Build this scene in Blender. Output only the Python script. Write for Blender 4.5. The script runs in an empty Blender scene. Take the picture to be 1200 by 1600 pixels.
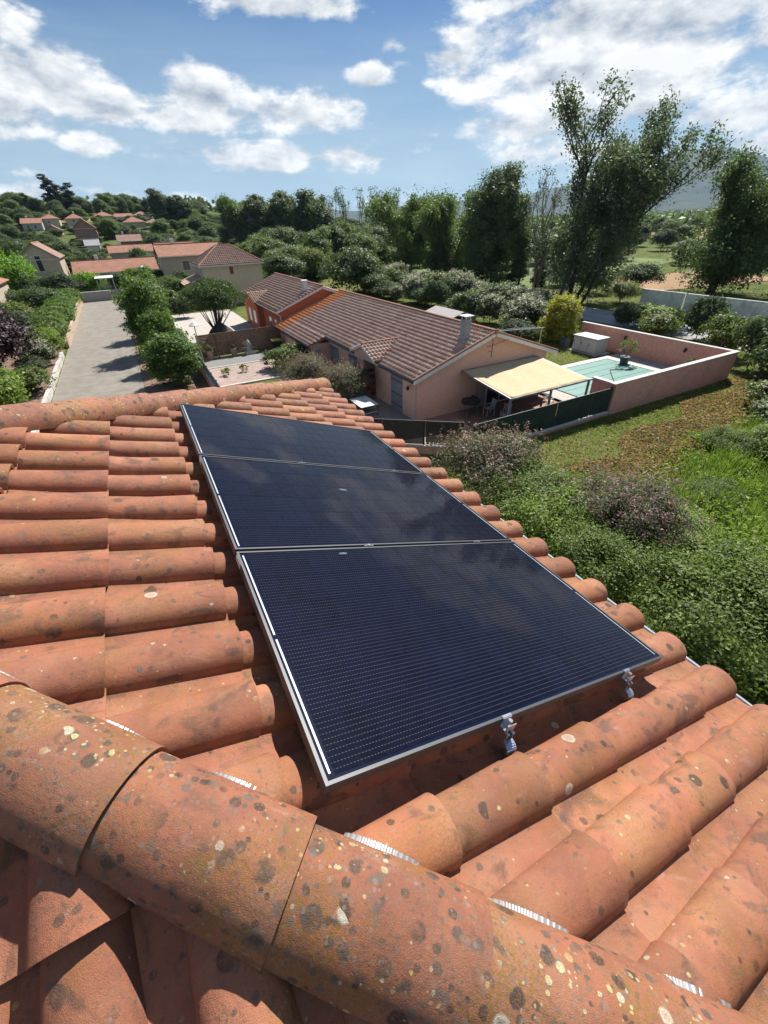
import bpy, bmesh, math, random
import numpy as np
from mathutils import Vector, Matrix
random.seed(7)
RNG = np.random.default_rng(11)
R = math.radians
SC = bpy.context.scene
COL = SC.collection

# ------------------------------------------------------------------ camera
cd = bpy.data.cameras.new('camera')
cam = bpy.data.objects.new('camera', cd)
COL.objects.link(cam)
cam.matrix_world = Matrix(((0.879828, 0.292845, -0.374359, 0),
                           (-0.474427, 0.493611, -0.728880, 0),
                           (-0.028661, 0.818895, 0.573227, 10.0),
                           (0, 0, 0, 1)))
cd.sensor_fit = 'HORIZONTAL'
cd.sensor_width = 36
cd.lens = 19.5
cd.clip_start = 0.05
cd.clip_end = 30000
SC.camera = cam

# ------------------------------------------------------------------ light
SUN_AZ, SUN_EL = R(50), R(48.5)
sun = bpy.data.lights.new('sun', 'SUN')
sun.energy = 5.0
sun.angle = R(0.53)
sun.color = (1.0, 0.955, 0.88)
so = bpy.data.objects.new('sun', sun)
COL.objects.link(so)
sd = Vector((math.sin(SUN_AZ) * math.cos(SUN_EL), math.cos(SUN_AZ) * math.cos(SUN_EL), math.sin(SUN_EL)))
so.rotation_euler = sd.to_track_quat('Z', 'Y').to_euler()
so.location = (0, 0, 60)

SC.view_settings.view_transform = 'Standard'
SC.view_settings.look = 'None'
SC.view_settings.gamma = 1
SC.view_settings.use_curve_mapping = False
SC.view_settings.exposure = 0.58
SC.cycles.use_denoising = True
SC.cycles.max_bounces = 8
SC.cycles.diffuse_bounces = 1
SC.cycles.glossy_bounces = 3
SC.cycles.transmission_bounces = 4
SC.cycles.transparent_max_bounces = 6
SC.cycles.volume_bounces = 1
SC.cycles.use_fast_gi = False

class NT:
    """tiny node helper"""
    def __init__(s, tree):
        s.t = tree; s.n = tree.nodes; s.l = tree.links
    def new(s, typ, **kw):
        n = s.n.new(typ)
        for k, v in kw.items():
            setattr(n, k, v)
        return n
    def inp(s, node, i, v):
        if v is None: return
        if hasattr(v, 'is_output'): s.l.new(v, node.inputs[i])
        else: node.inputs[i].default_value = v
    def math(s, op, a, b=None, c=None, clamp=False):
        n = s.new('ShaderNodeMath', operation=op, use_clamp=clamp)
        s.inp(n, 0, a); s.inp(n, 1, b); s.inp(n, 2, c)
        return n.outputs[0]
    def vmath(s, op, a, b=None, scale=None):
        n = s.new('ShaderNodeVectorMath', operation=op)
        s.inp(n, 0, a); s.inp(n, 1, b)
        if scale is not None: s.inp(n, 3, scale)
        return n.outputs[1] if op in ('LENGTH', 'DOT_PRODUCT', 'DISTANCE') else n.outputs[0]
    def mix(s, f, a, b, blend='MIX'):
        n = s.new('ShaderNodeMix', data_type='RGBA', blend_type=blend)
        s.inp(n, 0, f)
        s.inp(n, 6, a if hasattr(a, 'is_output') else (*a, 1)[:4])
        s.inp(n, 7, b if hasattr(b, 'is_output') else (*b, 1)[:4])
        return n.outputs[2]
    def noise(s, vec, scale, detail=3, rough=0.5, dist=0.0):
        n = s.new('ShaderNodeTexNoise')
        s.inp(n, 'Vector', vec)
        n.inputs['Scale'].default_value = scale; n.inputs['Detail'].default_value = detail
        n.inputs['Roughness'].default_value = rough; n.inputs['Distortion'].default_value = dist
        return n.outputs[0]
    def ramp(s, v, a, b, smooth=True):
        n = s.new('ShaderNodeMapRange')
        if smooth: n.interpolation_type = 'SMOOTHSTEP'
        s.inp(n, 0, v); s.inp(n, 1, a); s.inp(n, 2, b)
        return n.outputs[0]

def build_world():
    w = bpy.data.worlds.new('World'); SC.world = w; w.use_nodes = True
    k = NT(w.node_tree)
    for n in list(k.n): k.n.remove(n)
    out = k.new('ShaderNodeOutputWorld'); bg = k.new('ShaderNodeBackground')
    bg.inputs[1].default_value = 0.05
    k.l.new(bg.outputs[0], out.inputs[0])
    sky = k.new('ShaderNodeTexSky', sky_type='NISHITA')
    sky.sun_disc = False; sky.sun_elevation = SUN_EL; sky.sun_rotation = SUN_AZ
    sky.altitude = 250; sky.air_density = 1.0; sky.dust_density = 0.3; sky.ozone_density = 2.2
    tc = k.new('ShaderNodeTexCoord')
    d = tc.outputs['Generated']
    sp = k.new('ShaderNodeSeparateXYZ'); k.l.new(d, sp.inputs[0])
    az = k.math('ARCTAN2', sp.outputs[0], sp.outputs[1])
    el = k.math('ARCSINE', sp.outputs[2])
    cb = k.new('ShaderNodeCombineXYZ'); k.inp(cb, 0, az); k.inp(cb, 1, el)
    P = cb.outputs[0]
    elc = k.math('MAXIMUM', k.math('ADD', sp.outputs[2], 0.10), 0.03)
    inv = k.math('DIVIDE', 1.0, elc)
    flat = k.vmath('SCALE', d, scale=inv)            # direction projected on a flat cloud layer
    # az, el (rad), radius az, radius el, strength
    blobs = CLOUDS
    acc = None
    for (a, e, ra, re, s) in blobs:
        q = k.vmath('SUBTRACT', P, (a, e, 0))
        q = k.vmath('MULTIPLY', q, (1 / ra, 1 / re, 0))
        m = k.math('SUBTRACT', 1.0, k.vmath('LENGTH', q))
        m = k.math('MULTIPLY', m, s)
        acc = m if acc is None else k.math('SMOOTH_MAX', acc, m, 0.25)
    # the rest of the sky: broken clouds too (outside the photographed part)
    gen = k.math('MULTIPLY', k.math('SUBTRACT', k.noise(k.vmath('ADD', flat, (3.1, 7.7, 0)), 0.45, 3, 0.5), 0.62), 5.0)
    away = k.ramp(k.math('ABSOLUTE', k.math('SUBTRACT', az, R(28))), 0.85, 1.15)
    high = k.ramp(el, 0.62, 0.80)
    away = k.math('MAXIMUM', away, high)
    gen = k.math('SUBTRACT', gen, k.math('MULTIPLY', k.math('SUBTRACT', 1.0, away), 6.0))
    acc = k.math('MAXIMUM', acc, gen)
    acc = k.math('MAXIMUM', acc, -1.2)
    def dens(vecP):
        st = k.vmath('MULTIPLY', vecP, (1.0, 2.1, 1.0))
        n1 = k.noise(st, 7.5, 9, 0.60, 0.12)
        n2 = k.noise(k.vmath('ADD', st, (5, 1, 0)), 2.2, 3, 0.5)
        return k.math('ADD', k.math('MULTIPLY', k.math('SUBTRACT', n1, 0.5), 4.2), k.math('MULTIPLY', k.math('SUBTRACT', n2, 0.5), 1.2))
    d0 = dens(P)
    d1 = dens(k.vmath('ADD', P, (0.006, 0.022, 0)))
    f = k.math('ADD', acc, d0)
    cov = k.ramp(f, 0.0, 0.75)
    lit = k.math('ADD', 0.66, k.math('MULTIPLY', k.math('SUBTRACT', d0, d1), 0.80), clamp=True)
    thick = k.ramp(f, 0.5, 1.6)
    lit = k.math('SUBTRACT', lit, k.math('MULTIPLY', thick, 0.16), clamp=True)
    ccol = k.mix(lit, (5.0, 5.9, 7.2), (14.6, 14.6, 14.5))
    # thin high veil and pale haze low down
    wisp = k.noise(k.vmath('MULTIPLY', flat, (0.5, 1.3, 1)), 1.3, 6, 0.6, 0.8)
    veil = k.math('MULTIPLY', k.ramp(wisp, 0.48, 0.85), 0.20)
    low = k.math('MULTIPLY', k.ramp(el, 0.40, 0.03), 0.92)
    lowband = k.math('MULTIPLY', low, k.math('ADD', 0.6, k.math('MULTIPLY', k.noise(k.vmath('MULTIPLY', P, (2.5, 14, 1)), 1.6, 5, 0.6), 0.55)))
    base = k.mix(veil, k.mix(1.0, sky.outputs[0], (0.13, 0.50, 0.88), 'MULTIPLY'), (6.4, 8.6, 10.6))
    base = k.mix(lowband, base, (7.6, 9.6, 10.9))
    col = k.mix(cov, base, ccol)
    k.l.new(col, bg.inputs[0])

CLOUDS = []
def sky_dir(px, py):
    """azimuth and elevation of a direction measured in the photograph (sky only)"""
    M = cam.matrix_world.to_3x3()
    v = (M @ Vector((px - 600, -(py - 800), -650))).normalized()
    return math.atan2(v.x, v.y), math.asin(v.z)
for (cx, cy, rx, ry, s) in [(50, 120, 150, 55, 1.5), (160, 165, 130, 38, 1.5), (10, 165, 90, 45, 1.3), (330, 150, 80, 42, 1.4), (450, 175, 115, 40, 1.3),
        (300, 185, 130, 30, 1.2), (420, 246, 175, 28, 1.5), (290, 240, 80, 26, 1.2), (530, 248, 80, 22, 1.2), (150, 222, 80, 22, 1.1), (30, 205, 80, 22, 1.0),
        (430, 6, 95, 26, 1.2), (18, 35, 40, 45, 0.8), (575, 120, 42, 17, 1.0), (625, 72, 22, 10, .7), (700, 92, 60, 18, .8), (668, 130, 16, 8, .7),
        (960, 40, 280, 75, 1.9), (880, 105, 190, 70, 1.7), (1000, 100, 260, 80, 1.5), (1060, 95, 150, 55, 1.4), (1010, 150, 120, 40, 1.2), (850, 190, 170, 32, 1.0), (790, 10, 90, 28, 1.0),
        (1150, 175, 130, 32, 1.2), (1190, 60, 60, 20, .5), (1190, 230, 120, 24, .8), (60, 300, 150, 22, .9), (200, 310, 110, 16, .6), (30, 270, 60, 12, .5),
        (900, 235, 200, 26, .7), (620, 315, 60, 14, .6), (1000, 262, 120, 16, .7), (330, 318, 120, 12, .5)]:
    a0, e0 = sky_dir(cx, cy)
    a1, _ = sky_dir(cx - rx, cy); a2, _ = sky_dir(cx + rx, cy)
    _, e1 = sky_dir(cx, cy - ry); _, e2 = sky_dir(cx, cy + ry)
    CLOUDS.append((a0, e0, abs(a2 - a1) / 2 * 1.15, abs(e2 - e1) / 2 * 1.2, s))
build_world()

# ------------------------------------------------------------------ materials
def bsdf_mat(name):
    m = bpy.data.materials.new(name); m.use_nodes = True
    k = NT(m.node_tree); b = k.n['Principled BSDF']
    return m, k, b

def simple(name, col, rough=0.7, metal=0.0, var=0.15, scale=3.0, bump=0.0, bscale=60, coat=0.0, dirt=None, dscale=0.6, spec=None):
    m, k, b = bsdf_mat(name)
    tc = k.new('ShaderNodeTexCoord'); v = tc.outputs['Object']
    n = k.noise(v, scale, 4, 0.6)
    lo = tuple(max(0, c * (1 - var)) for c in col); hi = tuple(min(1, c * (1 + var)) for c in col)
    c = k.mix(k.ramp(n, 0.3, 0.7), lo, hi)
    if dirt:
        dn = k.noise(v, dscale, 5, 0.65)
        c = k.mix(k.math('MULTIPLY', k.ramp(dn, 0.5, 0.72), dirt[3]), c, dirt[:3])
    k.l.new(c, b.inputs['Base Color'])
    b.inputs['Roughness'].default_value = rough; b.inputs['Metallic'].default_value = metal
    b.inputs['Coat Weight'].default_value = coat
    if spec is not None: b.inputs['Specular IOR Level'].default_value = spec
    if bump:
        bn = k.new('ShaderNodeBump'); bn.inputs['Strength'].default_value = min(1, bump); bn.inputs['Distance'].default_value = 0.02
        k.l.new(k.noise(v, bscale, 3, 0.6), bn.inputs['Height']); k.l.new(bn.outputs[0], b.inputs['Normal'])
    return m

def tile_mat(name, lichen=0.3, warm=1.0, dark=0.5, yellow=0.2):
    m, k, b = bsdf_mat(name)
    tc = k.new('ShaderNodeTexCoord'); oi = k.new('ShaderNodeObjectInfo')
    off = k.math('MULTIPLY', oi.outputs['Random'], 37.0)
    cb = k.new('ShaderNodeCombineXYZ'); k.inp(cb, 0, off); k.inp(cb, 1, off); k.inp(cb, 2, off)
    v = k.vmath('ADD', tc.outputs['Object'], cb.outputs[0])
    n1 = k.ramp(k.noise(v, 7, 4, 0.6, 0.4), 0.3, 0.7)
    a = k.mix(n1, (0.410 * warm, 0.152, 0.078), (0.285 * warm, 0.108, 0.066))
    tone = k.math('MULTIPLY', k.math('SUBTRACT', oi.outputs['Random'], 0.5), 0.35)
    n2 = k.ramp(k.math('ADD', k.noise(v, 3.2, 3, 0.5), k.math('MULTIPLY', tone, 0.4)), 0.48, 0.70)
    a = k.mix(k.math('MULTIPLY', n2, 0.55), a, (0.44, 0.215, 0.125))
    # chalky bloom
    n3 = k.ramp(k.noise(k.vmath('MULTIPLY', v, (1, 2.2, 1)), 5.5, 5, 0.65, 0.6), 0.58, 0.75)
    a = k.mix(k.math('MULTIPLY', n3, 0.5), a, (0.46, 0.285, 0.205))
    # firing smudges / sooty patches
    n4 = k.ramp(k.noise(k.vmath('MULTIPLY', v, (1.0, 1.6, 1.6)), 5.0, 4, 0.55, 1.2), 0.55, 0.68)
    a = k.mix(k.math('MULTIPLY', n4, min(1, 0.68 * dark)), a, (0.09, 0.055, 0.045))
    n4b = k.ramp(k.noise(k.vmath('ADD', v, (9, 3, 5)), 12.0, 5, 0.72), 0.54, 0.68)
    a = k.mix(k.math('MULTIPLY', n4b, 0.6 * dark), a, (0.13, 0.090, 0.065))
    n6 = k.ramp(k.noise(k.vmath('ADD', v, (1, 6, 2)), 38.0, 5, 0.75), 0.56, 0.68)
    n6 = k.math('MULTIPLY', n6, k.ramp(k.noise(k.vmath('ADD', v, (3, 3, 7)), 4.0, 3, 0.6), 0.42, 0.62))
    a = k.mix(k.math('MULTIPLY', n6, 0.7), a, (0.10, 0.075, 0.05))
    # moss-yellow algae
    n5 = k.math('MULTIPLY', k.ramp(k.noise(k.vmath('ADD', v, (2, 8, 1)), 3.5, 3, 0.6), 0.44, 0.60), k.ramp(k.noise(v, 130, 3, 0.7), 0.42, 0.62))
    a = k.mix(k.math('MULTIPLY', n5, yellow), a, (0.26, 0.145, 0.022))
    # kiln tone of each tile
    tn = k.math('ADD', 0.74, k.math('MULTIPLY', k.math('FRACT', k.math('MULTIPLY', oi.outputs['Random'], 7.13)), 0.40))
    ct = k.new('ShaderNodeCombineColor'); k.inp(ct, 0, tn); k.inp(ct, 1, tn); k.inp(ct, 2, tn)
    a = k.mix(1.0, a, ct.outputs[0], 'MULTIPLY')
    # fine grain
    g = k.noise(v, 420, 2, 0.7)
    a = k.mix(k.math('MULTIPLY', k.ramp(g, 0.5, 0.75), 0.35), a, (0.50, 0.27, 0.18))
    a = k.mix(k.math('MULTIPLY', k.ramp(g, 0.44, 0.25), 0.4), a, (0.19, 0.07, 0.04))
    # lichens: three sizes of rosettes
    wob = k.vmath('SCALE', k.vmath('SUBTRACT', NTcol(k, v, 130), (0.5, 0.5, 0.5)), scale=0.006)
    vw = k.vmath('ADD', v, wob)
    def spots(scale, thr, prob, col_a, col_b, opac, seed, ring=False, mask=None):
        nonlocal a
        vo = k.new('ShaderNodeTexVoronoi'); vo.inputs['Scale'].default_value = scale
        k.inp(vo, 'Vector', k.vmath('ADD', vw, (seed, seed * 2, seed * 3)))
        sc = k.new('ShaderNodeSeparateColor'); k.l.new(vo.outputs['Color'], sc.inputs[0])
        rad = k.math('MULTIPLY', k.math('ADD', 0.30, k.math('MULTIPLY', sc.outputs[1], 0.7)), thr)
        near = k.math('LESS_THAN', sc.outputs[0], prob)
        e = k.ramp(k.math('SUBTRACT', rad, vo.outputs['Distance']), -0.03, 0.06)
        f = k.math('MULTIPLY', k.math('MULTIPLY', e, near), opac)
        if mask is not None: f = k.math('MULTIPLY', f, mask)
        if ring:
            inner = k.ramp(k.math('SUBTRACT', k.math('MULTIPLY', rad, 0.7), vo.outputs['Distance']), -0.03, 0.05)
            f = k.math('MULTIPLY', f, k.math('SUBTRACT', 1.0, k.math('MULTIPLY', inner, 0.45)))
        lump = k.ramp(k.noise(v, 260, 3, 0.7), 0.35, 0.6)
        f = k.math('MULTIPLY', f, k.math('ADD', 0.55, k.math('MULTIPLY', lump, 0.45)))
        a = k.mix(f, a, k.mix(sc.outputs[2], col_a, col_b))
        return f
    L = lichen
    patchy = k.ramp(k.noise(k.vmath('ADD', v, (4, 4, 9)), 7.0, 3, 0.6), 0.33, 0.50)
    spots(15, 0.42, 0.60 * L, (0.030, 0.026, 0.021), (0.075, 0.062, 0.05), 0.92, 1.3, mask=patchy)
    spots(31, 0.44, 0.75 * L, (0.035, 0.030, 0.025), (0.15, 0.13, 0.105), 0.88, 4.1, mask=patchy)
    spots(62, 0.44, 0.60 * L, (0.11, 0.09, 0.07), (0.27, 0.23, 0.19), 0.65, 7.7, mask=patchy)
    spots(95, 0.46, 0.55 * L, (0.08, 0.065, 0.05), (0.20, 0.17, 0.13), 0.6, 11.3)
    h1 = spots(14, 0.42, 0.085 * L, (0.62, 0.58, 0.44), (0.46, 0.45, 0.38), 0.95, 2.9, True)
    patch2 = k.ramp(k.noise(k.vmath('ADD', v, (7, 1, 3)), 5.0, 3, 0.6), 0.46, 0.60)
    h2 = spots(36, 0.40, 0.22 * L, (0.50, 0.50, 0.16), (0.55, 0.53, 0.38), 0.92, 5.5, mask=patch2)
    h3 = spots(75, 0.42, 0.20 * L, (0.50, 0.46, 0.16), (0.50, 0.48, 0.36), 0.8, 8.5, mask=patch2)
    k.l.new(a, b.inputs['Base Color'])
    b.inputs['Roughness'].default_value = 0.72
    b.inputs['Specular IOR Level'].default_value = 0.35
    bh = k.math('ADD', k.math('MULTIPLY', g, 0.5), k.math('MULTIPLY', k.noise(v, 60, 4, 0.6), 0.7))
    bh = k.math('ADD', bh, k.math('MULTIPLY', k.math('ADD', h1, h2), 0.5))
    bn = k.new('ShaderNodeBump'); bn.inputs['Strength'].default_value = 0.8; bn.inputs['Distance'].default_value = 0.004
    k.l.new(bh, bn.inputs['Height']); k.l.new(bn.outputs[0], b.inputs['Normal'])
    return m

def NTcol(k, v, scale):
    n = k.new('ShaderNodeTexNoise'); k.inp(n, 'Vector', v); n.inputs['Scale'].default_value = scale
    n.inputs['Detail'].default_value = 2
    return n.outputs[1]

def leaf_mat(name, c1, c2, c3=None, trans=0.45, rough=0.55, p3=0.1, scale=0.6):
    """leaf: reflecting and letting light through; tone differs leaf by leaf and clump by clump"""
    m = bpy.data.materials.new(name); m.use_nodes = True
    k = NT(m.node_tree)
    for n in list(k.n): k.n.remove(n)
    out = k.new('ShaderNodeOutputMaterial')
    ge = k.new('ShaderNodeNewGeometry'); tc = k.new('ShaderNodeTexCoord')
    r = ge.outputs['Random Per Island']
    nz = k.noise(tc.outputs['Object'], scale, 3, 0.5)
    f = k.math('ADD', k.math('MULTIPLY', r, 0.55), k.math('MULTIPLY', k.ramp(nz, 0.3, 0.7), 0.45))
    c = k.mix(f, c1, c2)
    if c3:
        r2 = k.math('FRACT', k.math('MULTIPLY', r, 17.31))
        c = k.mix(k.math('LESS_THAN', r2, p3), c, c3)
    pb = k.new('ShaderNodeBsdfPrincipled'); k.l.new(c, pb.inputs['Base Color'])
    pb.inputs['Roughness'].default_value = rough; pb.inputs['Specular IOR Level'].default_value = 0.4
    tr = k.new('ShaderNodeBsdfTranslucent')
    tcn = k.mix(1.0, c, (1.15, 1.3, 0.75), 'MULTIPLY'); k.l.new(tcn, tr.inputs[0])
    mx = k.new('ShaderNodeMixShader'); mx.inputs[0].default_value = trans
    k.l.new(pb.outputs[0], mx.inputs[1]); k.l.new(tr.outputs[0], mx.inputs[2])
    k.l.new(mx.outputs[0], out.inputs[0])
    return m

def far_tile_mat(name, c1, c2, lighter=(0.5, 0.36, 0.28), rnd=0.6):
    m, k, b = bsdf_mat(name)
    ge = k.new('ShaderNodeNewGeometry'); tc = k.new('ShaderNodeTexCoord')
    n = k.ramp(k.noise(tc.outputs['Object'], 0.9, 5, 0.65), 0.3, 0.7)
    f = k.math('ADD', k.math('MULTIPLY', ge.outputs['Random Per Island'], rnd), k.math('MULTIPLY', n, 1 - rnd))
    c = k.mix(f, c1, c2)
    n2 = k.ramp(k.noise(tc.outputs['Object'], 7, 3, 0.6), 0.52, 0.75)
    c = k.mix(k.math('MULTIPLY', n2, 0.55), c, lighter)
    k.l.new(c, b.inputs['Base Color']); b.inputs['Roughness'].default_value = 0.85
    return m

def striped_tile_mat(name, c1, c2, axis=0, pitch=0.25):
    """clay roof too far away to tell its tiles apart: rows of tiles as relief and colour"""
    m, k, b = bsdf_mat(name)
    tc = k.new('ShaderNodeTexCoord'); v = tc.outputs['Object']
    n = k.ramp(k.noise(v, 0.8, 5, 0.65), 0.3, 0.7)
    w = k.new('ShaderNodeTexWave', bands_direction='XYZ'[axis] if axis < 3 else 'X'); k.inp(w, 'Vector', v)
    w.inputs['Scale'].default_value = 1 / pitch / 3.1416 * 0.5 * 3.1416; w.inputs['Distortion'].default_value = 0.4
    c = k.mix(n, c1, c2)
    c = k.mix(k.math('MULTIPLY', k.ramp(k.noise(v, 5, 3, 0.6), 0.5, 0.75), 0.4), c, (0.46, 0.33, 0.25))
    k.l.new(c, b.inputs['Base Color']); b.inputs['Roughness'].default_value = 0.85
    bn = k.new('ShaderNodeBump'); bn.inputs['Strength'].default_value = 0.9; bn.inputs['Distance'].default_value = 0.08
    k.l.new(w.outputs[1], bn.inputs['Height']); k.l.new(bn.outputs[0], b.inputs['Normal'])
    return m

M = {}
M['tile'] = tile_mat('clay_tile', 0.20, 1.0, 1.0, 0.6)
M['cap'] = tile_mat('clay_hip_tile', 1.25, 1.0, 0.5, 1.0)
M['deck'] = simple('roof_underlay', (0.05, 0.045, 0.042), 0.9)
M['zinc'] = simple('pleated_strip', (0.46, 0.46, 0.45), 0.4, 0.6)
M['gutter'] = simple('gutter_zinc', (0.48, 0.51, 0.54), 0.45, 0.25, var=.08)
M['frame'] = simple('panel_frame', (0.075, 0.078, 0.084), 0.45, 0.3, var=.05)
M['bracket'] = simple('bracket_steel', (0.55, 0.56, 0.58), 0.32, 0.9, var=.05)
M['ribbon'] = simple('cell_ribbon', (0.42, 0.43, 0.45), 0.5, 0.2, var=.05)
M['blacksheet'] = simple('panel_backsheet', (0.005, 0.008, 0.026), 0.4, 0, coat=0.42, spec=.02)
M['sticker'] = simple('paper_label', (0.75, 0.72, 0.74), 0.6)
def cell_material():
    m, k, b = bsdf_mat('solar_cell')
    tc = k.new('ShaderNodeTexCoord'); sp = k.new('ShaderNodeSeparateXYZ'); k.l.new(tc.outputs['Object'], sp.inputs[0])
    oi = k.new('ShaderNodeObjectInfo')
    # ten busbar wires per cell, along the long side of the module, with solder pads
    y = k.math('FRACT', k.math('DIVIDE', k.math('ADD', sp.outputs[1], 10.0), 0.0184))
    line = k.ramp(k.math('ABSOLUTE', k.math('SUBTRACT', y, 0.5)), 0.052, 0.028)
    x = k.math('FRACT', k.math('DIVIDE', k.math('ADD', sp.outputs[0], 10.0), 0.0115))
    pad = k.ramp(k.math('ABSOLUTE', k.math('SUBTRACT', x, 0.5)), 0.20, 0.14)
    br = k.math('MULTIPLY', line, k.math('ADD', 0.10, k.math('MULTIPLY', pad, 0.90)))
    tone = k.mix(oi.outputs['Random'], (0.0030, 0.0040, 0.012), (0.0045, 0.0060, 0.020))
    ns = k.ramp(k.noise(tc.outputs['Object'], 14, 3, 0.6), 0.3, 0.75)
    tone = k.mix(k.math('MULTIPLY', ns, 0.5), tone, (0.008, 0.010, 0.020))
    c = k.mix(br, tone, (0.145, 0.14, 0.135))
    k.l.new(c, b.inputs['Base Color'])
    b.inputs['Roughness'].default_value = 0.5
    b.inputs['Coat Weight'].default_value = 0.42; b.inputs['Coat Roughness'].default_value = 0.035
    b.inputs['Coat IOR'].default_value = 1.35; b.inputs['Specular IOR Level'].default_value = 0.015
    return m
M['cell'] = cell_material()
M['smudge'] = simple('dust_smudge', (0.05, 0.075, 0.13), 0.5)

M['pink'] = simple('pink_render', (0.80, 0.485, 0.355), 0.95, var=.10, scale=9, bump=1.0, bscale=14, dirt=(0.66, 0.40, 0.30, .3))
M['pinkwall'] = simple('pink_garden_wall', (0.70, 0.365, 0.275), 0.95, var=.10, scale=5, bump=.6, bscale=20, dirt=(0.40, 0.22, 0.17, .45), dscale=.9)
M['redwall'] = simple('red_render', (0.58, 0.16, 0.085), 0.95, var=.08, bump=.4, bscale=20)
M['cream'] = simple('cream_render', (0.58, 0.50, 0.37), 0.95, var=.08, bump=.4, bscale=12)
M['tan'] = simple('tan_render', (0.52, 0.43, 0.33), 0.95, var=.1)
M['brownwall'] = simple('brown_render', (0.34, 0.20, 0.155), 0.95, var=.1)
M['greywall'] = simple('grey_render', (0.40, 0.38, 0.37), 0.95, var=.12)
M['whitewall'] = simple('pale_boundary_wall', (0.80, 0.79, 0.76), 0.95, var=.12, scale=2, dirt=(0.2, 0.2, 0.2, .4))
M['white'] = simple('white_paint', (0.74, 0.72, 0.69), 0.7, var=.06)
M['coping'] = simple('white_coping', (0.60, 0.57, 0.53), 0.8, var=.08, dirt=(0.4, 0.38, 0.34, .4), dscale=2)
M['shutter'] = simple('grey_shutter', (0.235, 0.24, 0.27), 0.7, var=.06)
M['black'] = simple('black_plastic', (0.02, 0.02, 0.022), 0.5)
M['blackfab'] = simple('dark_cover', (0.035, 0.03, 0.032), 0.8)
M['darkmetal'] = simple('dark_metal', (0.06, 0.06, 0.065), 0.5, 0.5)
M['greymetal'] = simple('grey_metal', (0.28, 0.29, 0.30), 0.5, 0.5)
M['glass'] = simple('window_glass', (0.03, 0.035, 0.04), 0.08, spec=.8)
M['greenscreen'] = simple('green_screen', (0.020, 0.042, 0.033), 0.7, var=.25, scale=2, dirt=(0.05, 0.07, 0.06, .4))
M['darkscreen'] = simple('brown_screen', (0.035, 0.027, 0.024), 0.75, var=.25, scale=3)
M['awning'] = simple('awning_cloth', (0.64, 0.49, 0.30), 0.9, var=.07, scale=1.3, dirt=(0.55, 0.36, 0.19, .5), dscale=1.3)
M['wood'] = simple('weathered_wood', (0.20, 0.125, 0.08), 0.85, var=.3, scale=4)
M['tablewood'] = simple('table_wood', (0.26, 0.14, 0.08), 0.6, var=.2)
M['terrace'] = simple('terracotta_paving', (0.36, 0.20, 0.14), 0.9, var=.12, scale=4)
M['paving'] = simple('pale_paving', (0.33, 0.27, 0.235), 0.9, var=.1, scale=3)
M['concrete'] = simple('white_concrete', (0.48, 0.44, 0.39), 0.9, var=.1, scale=2)
M['gravel'] = simple('grey_gravel', (0.22, 0.22, 0.21), 0.95, var=.3, scale=25)
M['tealcover'] = simple('teal_pool_cover', (0.040, 0.20, 0.165), 0.45, var=.12, scale=1.5, bump=.4, bscale=3)
M['pooledge'] = simple('pool_coping_stone', (0.62, 0.60, 0.54), 0.85, var=.08)
M['boxgrey'] = simple('grey_box_plastic', (0.42, 0.41, 0.39), 0.6, var=.04)
M['boxlid'] = simple('pale_box_lid', (0.60, 0.60, 0.58), 0.6, var=.04)
M['pot'] = simple('dark_pot', (0.07, 0.10, 0.12), 0.6)
M['claypot'] = simple('clay_pot', (0.33, 0.25, 0.20), 0.8)
M['stone'] = simple('pale_stone', (0.42, 0.42, 0.38), 0.9, var=.2)
M['bark'] = simple('bark', (0.075, 0.055, 0.042), 0.95, var=.35, scale=6, bump=.8, bscale=12)
M['paleb'] = simple('pale_bark', (0.17, 0.14, 0.115), 0.95, var=.3, scale=6)
M['asphalt'] = simple('old_asphalt', (0.25, 0.225, 0.19), 0.95, var=.14, scale=1.2, bump=.5, bscale=40, dirt=(0.32, 0.29, 0.24, .5), dscale=.35)
M['asphalt2'] = simple('grey_asphalt', (0.36, 0.35, 0.33), 0.95, var=.1, scale=1)
M['paint'] = simple('road_paint', (0.65, 0.65, 0.63), 0.8)
M['kerb'] = simple('beige_low_wall', (0.50, 0.37, 0.27), 0.95, var=.15, scale=2)
M['kerbw'] = simple('white_low_wall', (0.58, 0.55, 0.50), 0.95, var=.15, scale=2, dirt=(.25, .22, .18, .6), dscale=1.2)
M['soil'] = simple('reddish_soil', (0.22, 0.14, 0.10), 0.98, var=.3, scale=3)
M['ochre'] = simple('ochre_field', (0.33, 0.205, 0.105), 0.98, var=.12, scale=.2)
M['greenfield'] = simple('green_field', (0.13, 0.18, 0.05), 0.98, var=.25, scale=.15, dirt=(.25, .24, .10, .6), dscale=.05)
M['red'] = simple('red_plastic', (0.35, 0.03, 0.025), 0.5)
M['yellow'] = simple('yellow_lid', (0.62, 0.58, 0.10), 0.5)
M['hill'] = simple('wooded_hill', (0.022, 0.040, 0.026), 1.0, var=.5, scale=.006, dirt=(.09, .10, .06, .6), dscale=.0022)
M['roofA'] = far_tile_mat('aged_clay_roof', (0.44, 0.25, 0.175), (0.66, 0.45, 0.35), (0.70, 0.56, 0.46))
M['roofO'] = far_tile_mat('new_orange_roof', (0.78, 0.23, 0.07), (0.86, 0.32, 0.12), (0.85, 0.40, 0.20), .5)
M['roofB'] = far_tile_mat('brown_clay_roof', (0.38, 0.22, 0.155), (0.56, 0.37, 0.27), (0.6, 0.47, 0.38))
M['ridge'] = simple('ridge_clay', (0.38, 0.19, 0.13), 0.85, var=.2, scale=3, dirt=(.16, .11, .09, .5), dscale=1.5)
M['farroof'] = striped_tile_mat('far_clay_roof', (0.38, 0.155, 0.095), (0.47, 0.235, 0.15), 0, .3)
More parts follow.
